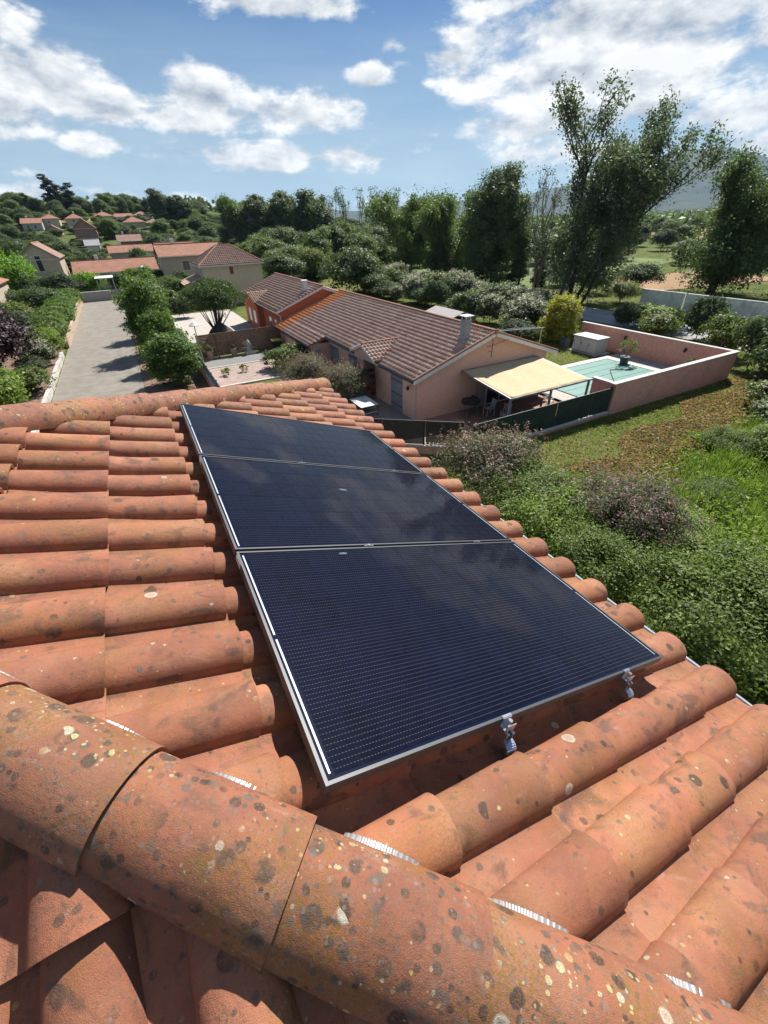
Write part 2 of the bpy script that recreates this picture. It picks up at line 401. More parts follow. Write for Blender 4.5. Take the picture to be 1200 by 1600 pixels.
M['farroof2'] = striped_tile_mat('far_brown_roof', (0.30, 0.17, 0.13), (0.40, 0.24, 0.18), 0, .3)
# foliage
M['lf_decid'] = leaf_mat('leaf_deciduous', (0.082, 0.130, 0.042), (0.210, 0.280, 0.095), (0.27, 0.32, 0.14), p3=.05, trans=.40)
M['lf_dark'] = leaf_mat('leaf_dark', (0.060, 0.095, 0.038), (0.150, 0.205, 0.082), (0.22, 0.27, 0.13), p3=.05, trans=.38)
M['lf_grey'] = leaf_mat('leaf_greygreen', (0.048, 0.072, 0.034), (0.120, 0.158, 0.080), (0.17, 0.20, 0.11), p3=.05, rough=.7, trans=.36)
M['lf_pop'] = leaf_mat('leaf_poplar', (0.080, 0.110, 0.062), (0.185, 0.225, 0.135), (0.26, 0.29, 0.19), p3=.06, trans=.36)
M['lf_pine'] = leaf_mat('leaf_pine', (0.046, 0.091, 0.023), (0.124, 0.189, 0.046), trans=.2)
M['lf_conif'] = leaf_mat('leaf_conifer', (0.012, 0.025, 0.016), (0.030, 0.050, 0.030), trans=.1)
M['lf_lime'] = leaf_mat('leaf_lime', (0.130, 0.260, 0.026), (0.286, 0.468, 0.039), (0.065, 0.130, 0.026), p3=.15)
M['lf_olive'] = leaf_mat('leaf_willow', (0.143, 0.169, 0.058), (0.260, 0.299, 0.117), (0.091, 0.117, 0.039), p3=.15)
M['lf_yellow'] = leaf_mat('leaf_golden', (0.338, 0.312, 0.039), (0.598, 0.546, 0.078), (0.156, 0.182, 0.039), p3=.15)
M['lf_purple'] = leaf_mat('leaf_purple', (0.022, 0.010, 0.014), (0.062, 0.028, 0.038), (0.10, 0.06, 0.06), trans=.15, p3=.05)
M['lf_hedge'] = leaf_mat('leaf_hedge', (0.072, 0.130, 0.029), (0.169, 0.260, 0.058), (0.234, 0.312, 0.104), p3=.08)
M['lf_bright'] = leaf_mat('leaf_bright', (0.095, 0.160, 0.025), (0.290, 0.390, 0.070), (0.40, 0.44, 0.14), p3=.08, scale=1.2)
M['lf_shrub'] = leaf_mat('leaf_shrub', (0.060, 0.095, 0.020), (0.185, 0.235, 0.060), (0.30, 0.32, 0.13), p3=.10, rough=.5, scale=1.3)
M['lf_near'] = leaf_mat('leaf_glossy_shrub', (0.045, 0.085, 0.014), (0.215, 0.290, 0.060), (0.32, 0.37, 0.12), p3=.06, rough=.6, scale=2.6, trans=.36)
M['lf_budd'] = leaf_mat('leaf_buddleia', (0.085, 0.100, 0.055), (0.185, 0.190, 0.115), (0.28, 0.20, 0.17), p3=.20, scale=1.5)
M['lf_dry'] = leaf_mat('dry_litter', (0.26, 0.15, 0.085), (0.48, 0.32, 0.19), (0.15, 0.20, 0.05), p3=.22, scale=.5)
M['lf_lawn'] = leaf_mat('lawn_blade', (0.15, 0.215, 0.040), (0.30, 0.37, 0.09), (0.42, 0.36, 0.17), p3=.12, scale=.6)
M['fl_pink'] = leaf_mat('petal_pink', (0.33, 0.16, 0.20), (0.42, 0.24, 0.24), trans=.2)
M['fl_white'] = leaf_mat('petal_white', (0.55, 0.54, 0.46), (0.66, 0.62, 0.50), trans=.2)
M['fl_brown'] = leaf_mat('petal_faded', (0.25, 0.15, 0.12), (0.36, 0.22, 0.17), trans=.2)

# ------------------------------------------------------------------ mesh helpers
def wloc(o):
    v = Vector((0, 0, 0))
    while o is not None:
        v += o.location; o = o.parent
    return v

def link(o, parent=None):
    COL.objects.link(o)
    if parent is not None: o.parent = parent
    return o

def tag(o, label=None, cat=None, group=None, kind=None):
    if label: o['label'] = label
    if cat: o['category'] = cat
    if group: o['group'] = group
    if kind: o['kind'] = kind
    return o

def thing(name, loc, label, cat, group=None, rz=0.0):
    o = bpy.data.objects.new(name, None); o.location = loc; o.empty_display_size = .2
    if rz: o.rotation_euler = (0, 0, rz)
    link(o); return tag(o, label, cat, group)

class MB:
    def __init__(s): s.v = []; s.f = []
    def add(s, vs, fs):
        n = len(s.v); s.v += [tuple(v) for v in vs]; s.f += [tuple(i + n for i in f) for f in fs]; return s
    def box(s, x0, x1, y0, y1, z0, z1):
        return s.add([(x0, y0, z0), (x1, y0, z0), (x1, y1, z0), (x0, y1, z0), (x0, y0, z1), (x1, y0, z1), (x1, y1, z1), (x0, y1, z1)],
                     [(0, 3, 2, 1), (4, 5, 6, 7), (0, 1, 5, 4), (1, 2, 6, 5), (2, 3, 7, 6), (3, 0, 4, 7)])
    def bar(s, p, q, w, h=None, up=(0, 0, 1)):
        """square bar from p to q, w wide, h deep along up"""
        h = h or w; p = Vector(p); q = Vector(q); d = (q - p).normalized(); u = Vector(up)
        if abs(d.dot(u)) > .98: u = Vector((1, 0, 0))
        a = d.cross(u).normalized(); b = a.cross(d).normalized()
        vs = [c + a * sx * w / 2 + b * sy * h / 2 for c in (p, q) for sx, sy in ((-1, -1), (1, -1), (1, 1), (-1, 1))]
        return s.add(vs, [(0, 1, 2, 3), (4, 7, 6, 5), (0, 4, 5, 1), (1, 5, 6, 2), (2, 6, 7, 3), (3, 7, 4, 0)])
    def tube(s, pts, rs, n=8, cap=True):
        pts = [Vector(p) for p in pts]; base = len(s.v)
        for i, p in enumerate(pts):
            d = (pts[min(i + 1, len(pts) - 1)] - pts[max(i - 1, 0)]).normalized()
            u = Vector((0, 0, 1)) if abs(d.z) < .95 else Vector((1, 0, 0))
            a = d.cross(u).normalized(); b = d.cross(a).normalized(); r = rs[i] if hasattr(rs, '__len__') else rs
            for j in range(n):
                t = 2 * math.pi * j / n
                s.v.append(tuple(p + a * math.cos(t) * r + b * math.sin(t) * r))
        for i in range(len(pts) - 1):
            for j in range(n):
                a0 = base + i * n + j; a1 = base + i * n + (j + 1) % n
                s.f.append((a0, a1, a1 + n, a0 + n))
        if cap:
            s.f.append(tuple(base + j for j in range(n))[::-1]); e = base + (len(pts) - 1) * n
            s.f.append(tuple(e + j for j in range(n)))
        return s
    def prism(s, poly, z0, z1):
        n = len(poly)
        vs = [(x, y, z0) for x, y in poly] + [(x, y, z1) for x, y in poly]
        return s.add(vs, [tuple(range(n))[::-1], tuple(range(n, 2 * n))] + [(i, (i + 1) % n, (i + 1) % n + n, i + n) for i in range(n)])
    def slab(s, poly3, th):
        """3-D planar polygon thickened downward"""
        n = len(poly3); P = [Vector(p) for p in poly3]
        nn = (P[1] - P[0]).cross(P[2] - P[0]).normalized()
        if nn.z < 0: nn = -nn
        vs = P + [p - nn * th for p in P]
        return s.add(vs, [tuple(range(n)), tuple(range(n, 2 * n))[::-1]] + [(i, i + n, (i + 1) % n + n, (i + 1) % n) for i in range(n)])
    def lathe(s, c, prof, n=16):
        c = Vector(c); base = len(s.v)
        for r, z in prof:
            for j in range(n):
                t = 2 * math.pi * j / n; s.v.append((c.x + r * math.cos(t), c.y + r * math.sin(t), c.z + z))
        for i in range(len(prof) - 1):
            for j in range(n):
                a0 = base + i * n + j; a1 = base + i * n + (j + 1) % n
                s.f.append((a0, a1, a1 + n, a0 + n))
        s.f.append(tuple(base + j for j in range(n))[::-1]); e = base + (len(prof) - 1) * n
        s.f.append(tuple(e + j for j in range(n)))
        return s
    def mesh(s, name, origin=(0, 0, 0), smooth=False):
        me = bpy.data.meshes.new(name); o = Vector(origin)
        me.from_pydata([(v[0] - o.x, v[1] - o.y, v[2] - o.z) for v in s.v], [], s.f)
        if smooth:
            me.shade_smooth()
            try: me.set_sharp_from_angle(angle=R(40))
            except Exception: pass
        me.update(); return me
    def build(s, name, mat, parent=None, smooth=False, kind=None, label=None, loc=None):
        org = wloc(parent) if parent is not None else Vector(loc or (0, 0, 0))
        me = s.mesh(name, org, smooth)
        for mm in (mat if isinstance(mat, (list, tuple)) else [mat]): me.materials.append(mm)
        o = bpy.data.objects.new(name, me)
        if parent is None: o.location = org
        link(o, parent)
        if kind: o['kind'] = kind
        if label: o['label'] = label
        return o

def np_mesh(name, V, F, mat, F3=None):
    """V (N,3), F (M,4) numpy arrays"""
    me = bpy.data.meshes.new(name)
    me.vertices.add(len(V)); me.vertices.foreach_set('co', np.ascontiguousarray(V, np.float32).ravel())
    me.loops.add(F.size); me.loops.foreach_set('vertex_index', np.ascontiguousarray(F, np.int32).ravel())
    me.polygons.add(len(F)); me.polygons.foreach_set('loop_start', np.arange(0, F.size, F.shape[1], dtype=np.int32))
    me.update(calc_edges=True)
    me.materials.append(mat)
    return me

def leaf_quads(C, size, rng=RNG, up=0.35, asp=0.55, var=0.35, direc=None, nrm=None):
    """rhombic folded leaves at centres C"""
    n = len(C)
    N = rng.normal(size=(n, 3)); N[:, 2] += up * 2
    if nrm is not None: N = N * .75 + nrm * 1.3
    N /= np.linalg.norm(N, axis=1, keepdims=True)
    T = rng.normal(size=(n, 3))
    if direc is not None: T = T * .45 + np.asarray(direc)
    T -= (T * N).sum(1, keepdims=True) * N; T /= np.linalg.norm(T, axis=1, keepdims=True) + 1e-9
    B = np.cross(N, T)
    s = (size * (1 + var * rng.normal(size=(n, 1)).clip(-2, 2)))
    V = np.empty((n, 4, 3))
    V[:, 0] = C - T * s * .5; V[:, 2] = C + T * s * .5
    V[:, 1] = C + B * s * asp * .5 + N * s * .12; V[:, 3] = C - B * s * asp * .5 + N * s * .12
    F = np.arange(n * 4).reshape(n, 4)
    return V.reshape(-1, 3), F

def crown_points(ells, nclump, per, rc, rng=RNG, shell=0.62, flat=0.7, down=.25):
    """leaf positions in clumps spread through the ellipsoids ((cx,cy,cz),(rx,ry,rz))"""
    w = np.array([(e[1][0] * e[1][1] * e[1][2]) ** .667 for e in ells]); w /= w.sum()
    idx = rng.choice(len(ells), nclump, p=w)
    D = rng.normal(size=(nclump, 3)); D /= np.linalg.norm(D, axis=1, keepdims=True)
    flip = (D[:, 2] < -down) & (rng.random(nclump) < .6); D[flip, 2] *= -1
    rad = shell + (1 - shell) * rng.random((nclump, 1)) ** .6
    rad[rng.random(nclump) < .12] *= .6
    c = np.array([e[0] for e in ells])[idx]; r = np.array([e[1] for e in ells])[idx]
    CC = c + D * r * rad
    k = np.maximum(4, (per * (0.5 + rng.random(nclump))).astype(int))
    P = np.repeat(CC, k, 0); Dn = np.repeat(D, k, 0)
    rr = np.repeat(rc * (0.6 + .8 * rng.random((nclump, 1))), k, 0)
    off = rng.normal(size=P.shape) * rr * .5; off[:, 2] *= flat
    return P + off, Dn, CC

def leaf_object(name, P, size, mat, parent=None, **kw):
    V, F = leaf_quads(P, size, **kw)
    me = np_mesh(name, V, F, mat)
    return me

def add_mesh_obj(name, me, parent=None, loc=None, kind=None, scale=None, rz=None):
    o = bpy.data.objects.new(name, me)
    if loc is not None: o.location = loc
    if scale is not None: o.scale = scale
    if rz is not None: o.rotation_euler = (0, 0, rz)
    link(o, parent)
    if kind: o['kind'] = kind
    return o

def smooth01(t): t = np.clip(t, 0, 1); return t * t * (3 - 2 * t)
def terr(x, y):
    x = np.asarray(x, float); y = np.asarray(y, float)
    z = 20 * smooth01((y - 100) / 300) * smooth01((170 - x) / 120) * smooth01((900 - y) / 300)
    z = z + 0.35 * smooth01((y - 104) / 60) * np.sin(x * .05) * np.cos(y * .03)
    z = z + 0.9 * smooth01((12.5 - y) / 8) * smooth01((20 - x) / 9) * (x > 2)
    return z
def tz(x, y): return float(terr(x, y))

# ================================================================== SETTING
def build_ground():
    def axis(a, b, fine0, fine1, step):
        xs = list(np.arange(fine0, fine1 + .01, step))
        s = step; x = fine1
        while x < b: s *= 1.25; x += s; xs.append(x)
        s = step; x = fine0
        while x > a: s *= 1.25; x -= s; xs.insert(0, x)
        return np.array(xs)
    X = axis(-7000, 9000, -40, 120, 2.0); Y = axis(-3000, 9000, -10, 160, 2.0)
    gx, gy = np.meshgrid(X, Y, indexing='ij'); gz = terr(gx, gy) - 0.02
    V = np.stack([gx, gy, gz], -1).reshape(-1, 3); nx, ny = len(X), len(Y)
    i = np.arange(nx - 1)[:, None] * ny + np.arange(ny - 1)[None]
    F = np.stack([i, i + ny, i + ny + 1, i + 1], -1).reshape(-1, 4)
    m, k, b = bsdf_mat('meadow_ground')
    tc = k.new('ShaderNodeTexCoord'); v = tc.outputs['Object']
    c = k.mix(k.ramp(k.noise(v, .35, 5, .65), .3, .7), (0.075, 0.105, 0.025), (0.15, 0.17, 0.05))
    c = k.mix(k.math('MULTIPLY', k.ramp(k.noise(v, .06, 4, .6), .5, .65), .7), c, (0.21, 0.19, 0.085))
    # far farmland in broad patches
    vo = k.new('ShaderNodeTexVoronoi'); vo.inputs['Scale'].default_value = .006; k.inp(vo, 'Vector', v)
    sc = k.new('ShaderNodeSeparateColor'); k.l.new(vo.outputs['Color'], sc.inputs[0])
    fld = k.mix(k.ramp(sc.outputs[0], .45, .6), (0.10, 0.13, 0.045), (0.34, 0.27, 0.13))
    dist = k.vmath('LENGTH', v)
    c = k.mix(k.ramp(dist, 140, 320), c, fld)
    k.l.new(c, b.inputs['Base Color']); b.inputs['Roughness'].default_value = 1; b.inputs['Specular IOR Level'].default_value = .1
    bn = k.new('ShaderNodeBump'); bn.inputs['Strength'].default_value = .8; bn.inputs['Distance'].default_value = .1
    k.l.new(k.noise(v, 6, 4, .7), bn.inputs['Height']); k.l.new(bn.outputs[0], b.inputs['Normal'])
    me = np_mesh('ground', V, F, m); me.shade_smooth()
    add_mesh_obj('ground', me, kind='structure')

def sheet(name, poly, mat, z=.004, kind='structure', step=None):
    """flat or terrain-following sheet for a four-cornered patch"""
    if step is None:
        mb = MB(); mb.add([(x, y, z) for x, y in poly], [tuple(range(len(poly)))])
        return mb.build(name, mat, kind=kind)
    a, b_, c, d = [np.array(p, float) for p in poly]
    n = max(2, int(np.linalg.norm(b_ - a) / step)); m_ = max(2, int(np.linalg.norm(d - a) / step))
    s = np.linspace(0, 1, n)[:, None, None]; t = np.linspace(0, 1, m_)[None, :, None]
    P = a * (1 - s) * (1 - t) + b_ * s * (1 - t) + c * s * t + d * (1 - s) * t
    zz = terr(P[..., 0], P[..., 1]) + z
    V = np.concatenate([P, zz[..., None]], -1).reshape(-1, 3)
    i = np.arange(n - 1)[:, None] * m_ + np.arange(m_ - 1)[None]
    F = np.stack([i, i + m_, i + m_ + 1, i + 1], -1).reshape(-1, 4)
    me = np_mesh(name, V, F, mat)
    return add_mesh_obj(name, me, kind=kind)

build_ground()
sheet('road', [(-7.3, 20), (-1.3, 20), (-1.9, 94), (-8.2, 94)], M['asphalt'], .012)
sheet('verge', [(-1.3, 22), (3.0, 22), (3.0, 94), (-1.9, 94)], M['soil'], .008)
sheet('garden_bed', [(-22, 22), (-7.6, 22), (-8.5, 94), (-26, 94)], M['soil'], .006)
sheet('country_road', [(44.6, -30), (51.4, -30), (51.4, 330), (44.6, 330)], M['asphalt2'], .03, step=6)
sheet('road_line', [(47.9, -30), (48.05, -30), (48.05, 330), (47.9, 330)], M['paint'], .045, step=6)
sheet('road_edge_line', [(51.0, -30), (51.12, -30), (51.12, 330), (51.0, 330)], M['paint'], .045, step=6)
sheet('upper_road', [(36, 215), (39, 215), (44, 262), (40, 262)], M['concrete'], .35, step=6)
sheet('ochre_field', [(70, 43), (98, 38), (100, 55), (74, 56)], M['ochre'], .06, step=6)
sheet('green_field', [(52, 55), (120, 70), (120, 150), (52, 120)], M['greenfield'], .05, step=6)
sheet('courtyard_gravel', [(3.5, 39.2), (10.5, 39.2), (10.5, 42.6), (3.5, 42.6)], M['gravel'], .02)
sheet('back_terrace', [(3.6, 44), (11.6, 44), (11.6, 70), (3.6, 70)], M['concrete'], .02)
sheet('patio_paving', [(8.0, 18.6), (12.7, 15.4), (12.7, 33.0), (8.0, 33.0)], M['paving'], .02)
sheet('terrace_paving', [(12.7, 15.1), (22.6, 15.1), (22.6, 20.1), (12.7, 20.1)], M['terrace'], .02)
sheet('pool_surround', [(22.2, 15.1), (35.4, 15.1), (35.4, 23.4), (22.2, 23.4)], M['concrete'], .02)

def build_brick_paving():
    t = tag(bpy.data.objects.new('brick_paving', None), kind='structure'); t.location = (3.5, 33.6, 0); link(t)
    t['label'] = 'pink brick paved yard behind the low side wall'
    mb = MB(); rr = random.Random(3)
    y = 33.6
    row = 0
    while y < 39.1:
        x = 3.5 - (row % 2) * .2
        while x < 9.6:
            mb.box(max(3.5, x) + .006, min(9.6, x + .4) - .006, y + .006, y + .194, .005, .03 + rr.random() * .006)
            x += .4
        y += .2; row += 1
    m, k, b = bsdf_mat('pink_brick'); ge = k.new('ShaderNodeNewGeometry')
    k.l.new(k.mix(ge.outputs['Random Per Island'], (0.34, 0.25, 0.215), (0.44, 0.345, 0.305)), b.inputs['Base Color']); b.inputs['Roughness'].default_value = .9
    mb.build('brick', m, t, kind='stuff')
    MB().box(3.5, 9.8, 39.05, 39.2, 0, .08).box(3.5, 9.0, 33.4, 33.6, 0, .08).build('edging', M['coping'], t)
build_brick_paving()

def build_hills():
    rng = np.random.default_rng(5)
    az = np.radians(np.linspace(-50, 115, 260)); rad = np.array([3200, 3800, 4400, 5000, 5500, 6200, 7200, 8500])
    h = np.zeros(len(az))
    deg = np.degrees(az)
    for c, w, a in [(22, 6, 120), (33, 5, 150), (36, 2.2, 45), (41, 4, 95), (47, 5, 205), (55, 6, 190), (59, 6, 200), (66, 9, 210), (80, 10, 240), (5, 12, 60), (-20, 12, 80), (100, 12, 200)]:
        h += a * np.exp(-((deg - c) / w) ** 2) * 1.0
    prof = np.array([0, .10, .32, .72, 1.0, .9, .6, .1])
    Z = h[None] * prof[:, None]
    jit = np.zeros_like(Z)
    for o in range(5):
        f = 2 ** o * 5
        jit += np.sin(az[None] * f * 3.1 + rng.random() * 6 + rad[:, None] * .0012 * (o + 1)) / (o + 1.5)
    Z = Z * (1 + .06 * jit) - 6
    Z[4] += 6
    X = rad[:, None] * np.sin(az); Y = rad[:, None] * np.cos(az)
    V = np.stack([X, Y, Z], -1).reshape(-1, 3); n = len(az)
    i = np.arange(len(rad) - 1)[:, None] * n + np.arange(n - 1)[None]
    F = np.stack([i, i + 1, i + n + 1, i + n], -1).reshape(-1, 4)
    me = np_mesh('hills', V, F, M['hill']); me.shade_smooth()
    add_mesh_obj('hills', me, kind='structure')
build_hills()

# ================================================================== OWN ROOF
S = R(20.63); CS, SN = math.cos(S), math.sin(S)
TW = Vector((0.06600903, 3.97254364, 8.74538221))           # panel corner, far upper
U = Vector((CS, 0, -SN)); Vv = Vector((0, -1, 0)); Nn = Vector((SN, 0, CS))
TROUGH = -0.175
EAVE_U = 2.47
AP_U, AP_V = -2.125, 1.675
def hipP(u, v, h=0.0): return TW + U * u + Vv * v + Nn * (TROUGH + h)
APEX = hipP(AP_U, AP_V)
U2 = Vector((0, -CS, -SN)); X2 = Vector((1, 0, 0)); N2 = Vector((0, -SN, CS))
PITCH, EXPO, TLEN = 0.28, 0.425, 0.475

def cover_h(w):
    """height of the tile profile across its width (w from -0.15 to 0.147)"""
    if w < -0.052:
        t = (w + .101) / .049
        return 0.004 + 0.010 * t * t
    t = (w - .047) / .1
    return max(0.0, 0.090 * math.sqrt(max(0.0, 1 - t * t)) ** 0.9)

def tile_bm(variant=0):
    """one clay tile: pan and barrel in one piece; local x down the slope, y across, z off the roof"""
    rr = random.Random(variant)
    ws = [-.150, -.135, -.112, -.085, -.062, -.050]
    prof = [(w, (0.018 if w < -.14 else 0.004 + 0.010 * ((w + .101) / .049) ** 2)) for w in ws]
    for i in range(1, 13):
        a = math.pi * (1 - i / 12)
        prof.append((.047 + .099 * math.cos(a), .012 + .078 * math.sin(a) ** .92))
    prof[-1] = (.147, .022)
    prof.append((.149, .011))
    stations = [(-TLEN + .0, -.004, .87), (-TLEN * .5, .006, .935), (-.03, .0190, 1.0), (-.0015, .0215, 1.012), (0, .0200, 1.008)]
    bm = bmesh.new(); rows = []
    for (x, dz, sc) in stations:
        row = []
        for (w, h) in prof:
            ww = .047 + (w - .047) * (sc if w > -.052 else 1.0)
            hh = h * (sc if w > -.052 else 1) + dz
            row.append(bm.verts.new((x, ww + rr.uniform(-.0006, .0006), hh + rr.uniform(-.0008, .0008))))
        rows.append(row)
    for i in range(len(rows) - 1):
        for j in range(len(prof) - 1):
            f = bm.faces.new((rows[i][j], rows[i + 1][j], rows[i + 1][j + 1], rows[i][j + 1])); f.smooth = True
    # thickness at the lower end and along the free edge
    low = [bm.verts.new((v.co.x - .002, v.co.y * (1) if k_ < 6 else .047 + (v.co.y - .047) * .88, v.co.z - .018)) for k_, v in enumerate(rows[-1])]
    for j in range(len(prof) - 1):
        bm.faces.new((rows[-1][j], low[j], low[j + 1], rows[-1][j + 1]))
    back = [bm.verts.new((x, .047 + .088 * sc, dz - .004)) for (x, dz, sc) in stations]
    for i in range(len(stations) - 1):
        bm.faces.new((rows[i][-1], rows[i + 1][-1], back[i + 1], back[i]))
    bm.normal_update()
    return bm

def sharpen(me, ang=32):
    try: me.set_sharp_from_angle(angle=R(ang))
    except Exception: pass
TILE_MESH = []
for i in range(4):
    bm = tile_bm(i); me = bpy.data.meshes.new('roof_tile'); bm.to_mesh(me); bm.free(); sharpen(me); me.materials.append(M['tile']); TILE_MESH.append(me)

house = thing('tiled_house', (1.5, 2.2, 0), 'two storey house whose terracotta tiled hip roof fills the foreground', 'house')
HL = wloc(house)

def place_tile(P, ux, vx, nx, cutters, rr):
    """P = lower end of the tile in the world; axes ux (down slope) vx nx; cutters = [(point, normal)] keeps the side normal points away from"""
    ja, jb = rr.gauss(0, .006), rr.gauss(0, .004)
    rot = Matrix((ux, vx, nx)).transposed().to_4x4()
    Mx = Matrix.Translation(P + nx * abs(rr.gauss(0, .002)) + ux * rr.gauss(0, .003)) @ rot @ Matrix.Rotation(ja, 4, 'Z') @ Matrix.Rotation(jb, 4, 'Y')
    corners = [Mx @ Vector(c) for c in ((-TLEN, -.15, 0), (0, -.15, 0), (-TLEN, .15, 0), (0, .15, 0), (-TLEN, 0, .09), (0, 0, .09))]
    cut = []
    for (q, nn) in cutters:
        ds = [(c - q).dot(nn) for c in corners]
        if min(ds) > 0: return None
        if max(ds) > 0: cut.append((q, nn))
    if cut:
        bm = tile_bm(rr.randrange(4))
        inv = Mx.inverted()
        for (q, nn) in cut:
            bmesh.ops.bisect_plane(bm, geom=bm.verts[:] + bm.edges[:] + bm.faces[:], plane_co=inv @ q, plane_no=(inv.to_3x3() @ nn), clear_outer=True)
        if len(bm.faces) < 3: bm.free(); return None
        me = bpy.data.meshes.new('roof_tile_cut'); bm.to_mesh(me); bm.free(); sharpen(me); me.materials.append(M['tile'])
    else:
        me = rr.choice(TILE_MESH)
    o = bpy.data.objects.new('roof_tile', me)
    Mx.translation = Mx.translation - HL
    link(o, house); o.matrix_local = Mx
    return o

# hip lines in plan: far hip goes (+1,+1), near hip (+1,-1) from the apex
FARN = Vector((-1, 1, 0)).normalized(); NEARN = Vector((-1, -1, 0)).normalized()
rr = random.Random(21)
V0 = 3.61          # crest of a row of covers
count = 0
for r in range(-10, 26):
    vc = V0 - PITCH * r - .047       # tile centre line (crest sits .047 off)
    for c in range(0, 12):
        u = EAVE_U - EXPO * c
        P = hipP(u, vc)
        if place_tile(P, U, Vv, Nn, [(APEX - FARN * .075, FARN), (APEX - NEARN * .055, NEARN)], rr): count += 1
# near face: rows run towards -Y
def nearP(x, s, h=0.0): return APEX + X2 * x + U2 * s + N2 * h
SE = (EAVE_U - AP_U)
NEAR_PH = 0.06
for r in range(-16, 20):
    x = NEAR_PH + PITCH * r
    for c in range(0, 12):
        s = SE - .17 - EXPO * c
        P = nearP(x - .047, s)
        if P.x > 2.6 or P.x < -2.9 or s > 4.2: continue
        if s < .30: continue
        if place_tile(P, U2, Vector((1, 0, 0)) * 1, N2, [(APEX + NEARN * .10, -NEARN)], rr): count += 1
print('tiles', count)

# dark underlay below the tiles
def roof_deck():
    d = -.02
    a = APEX + Vector((0, 0, d))
    e = EAVE_U
    hw = (e - AP_U) * CS
    drop = (e - AP_U) * SN
    n1 = a + Vector((hw, hw, -drop)); n2 = a + Vector((hw, -hw, -drop)); n3 = a + Vector((-9, -hw, -drop)); n4 = a + Vector((-9, 0, 0)); n5 = a + Vector((-9, hw, -drop))
    mb = MB(); mb.add([a, n1, n2, n3, n4, n5], [(0, 2, 1), (0, 4, 3, 2), (0, 1, 5, 4)])
    mb.build('roof_underlay', M['deck'], house)
    z1 = n2.z - .12
    ov = .35
    x0, x1 = a.x - 9, n1.x - ov; y0, y1 = n2.y + ov, n1.y - ov
    MB().box(x0, x1, y0, y1, -.5, z1).build('wall', M['cream'], house)
    # fascia and gutter along the hip end
    ex = n1.x; ez = n1.z
    MB().box(ex - .06, ex - .03, n2.y, n1.y, ez - .16, ez + .0).build('fascia', M['white'], house)
    mb = MB(); R0 = .058; segs = 8; base = []; gx = ex + .022
    for y in (n2.y - .05, n1.y + .05):
        for inner in (0, 1):
            for j in range(segs + 1):
                t = math.pi * j / segs; rad = R0 - inner * .004
                mb.v.append((gx - rad * math.cos(t), y, ez - .012 - rad * math.sin(t)))
    m = segs + 1
    for inner in (0, 1):
        for j in range(segs):
            a0 = inner * m + j
            mb.f.append((a0, a0 + 1, a0 + 1 + 2 * m, a0 + 2 * m))
    g = mb.build('gutter', M['gutter'], house, smooth=True)
    b2 = MB(); b2.tube([(gx + R0, n2.y - .05, ez - .010), (gx + R0, n1.y + .05, ez - .010)], .010, 8)
    o = b2.build('gutter_lip', M['gutter'], house, smooth=True)
roof_deck()

# hip caps: half-round tiles laid down each hip
def cap_mesh(seed):
    rr = random.Random(seed); L = .50; n = 22; st = 7
    bm = bmesh.new(); rows = []
    for i in range(st + 1):
        t = i / st; x = -L * (1 - t); rad = .137 + .012 * t
        if i == st: rad += .0
        lift = .002 * t
        row = []
        for j in range(n + 1):
            a = math.pi * (j / n) * 1.06 - .03 * math.pi
            row.append(bm.verts.new((x, -math.cos(a) * rad * (1.0) + rr.uniform(-.0007, .0007), math.sin(a) * rad * .95 + lift + rr.uniform(-.0007, .0007))))
        rows.append(row)
    for i in range(st):
        for j in range(n):
            f = bm.faces.new((rows[i][j], rows[i + 1][j], rows[i + 1][j + 1], rows[i][j + 1])); f.smooth = True
    low = [bm.verts.new((v.co.x - .004, v.co.y * .88, v.co.z - .010 * (1 if v.co.z > .02 else .2))) for v in rows[-1]]
    for j in range(n): bm.faces.new((rows[-1][j], low[j], low[j + 1], rows[-1][j + 1]))
    for row_side in (0, -1):
        ins = [bm.verts.new((r_[row_side].co.x, r_[row_side].co.y * .88, r_[row_side].co.z)) for r_ in rows]
        for i in range(st): bm.faces.new((rows[i][row_side], rows[i + 1][row_side], ins[i + 1], ins[i]))
    bm.normal_update()
    bmesh.ops.recalc_face_normals(bm, faces=bm.faces[:])
    me = bpy.data.meshes.new('hip_tile'); bm.to_mesh(me); bm.free(); sharpen(me); me.materials.append(M['cap']); return me
CAPS = [cap_mesh(i) for i in range(4)]
EXH = .462
def hip_caps(dirn, phase, n0, n1, h0):
    d = Vector((dirn[0], dirn[1], -math.tan(S))).normalized()
    side = Vector((0, 0, 1)).cross(d).normalized(); up = d.cross(side).normalized()
    rr = random.Random(5)
    hiplen = (EAVE_U - AP_U) * CS * math.sqrt(2 + math.tan(S) ** 2)
    for i in range(n0, n1):
        s = phase + EXH * i
        if s > hiplen + .06 or s < .1: continue
        P = APEX + d * s + up * h0
        rot = Matrix((d, side, up)).transposed().to_4x4()
        Mx = Matrix.Translation(P - HL) @ rot @ Matrix.Rotation(rr.gauss(0, .008), 4, 'Z') @ Matrix.Rotation(rr.gauss(0, .004), 4, 'Y')
        o = bpy.data.objects.new('hip_tile', CAPS[rr.randrange(4)]); link(o, house); o.matrix_local = Mx
    return d, side, up, hiplen
HIP_H = .045
dn, sn_, un, HLEN = hip_caps((1, -1), .455, -1, 18, HIP_H)
df, sf_, uf, _ = hip_caps((1, 1), .30, 0, 18, HIP_H)
MB().tube([APEX + Vector((-4, 0, .05)), APEX + Vector((.15, 0, .05))], .12, 16).build('ridge_cover', M['cap'], house, smooth=True)

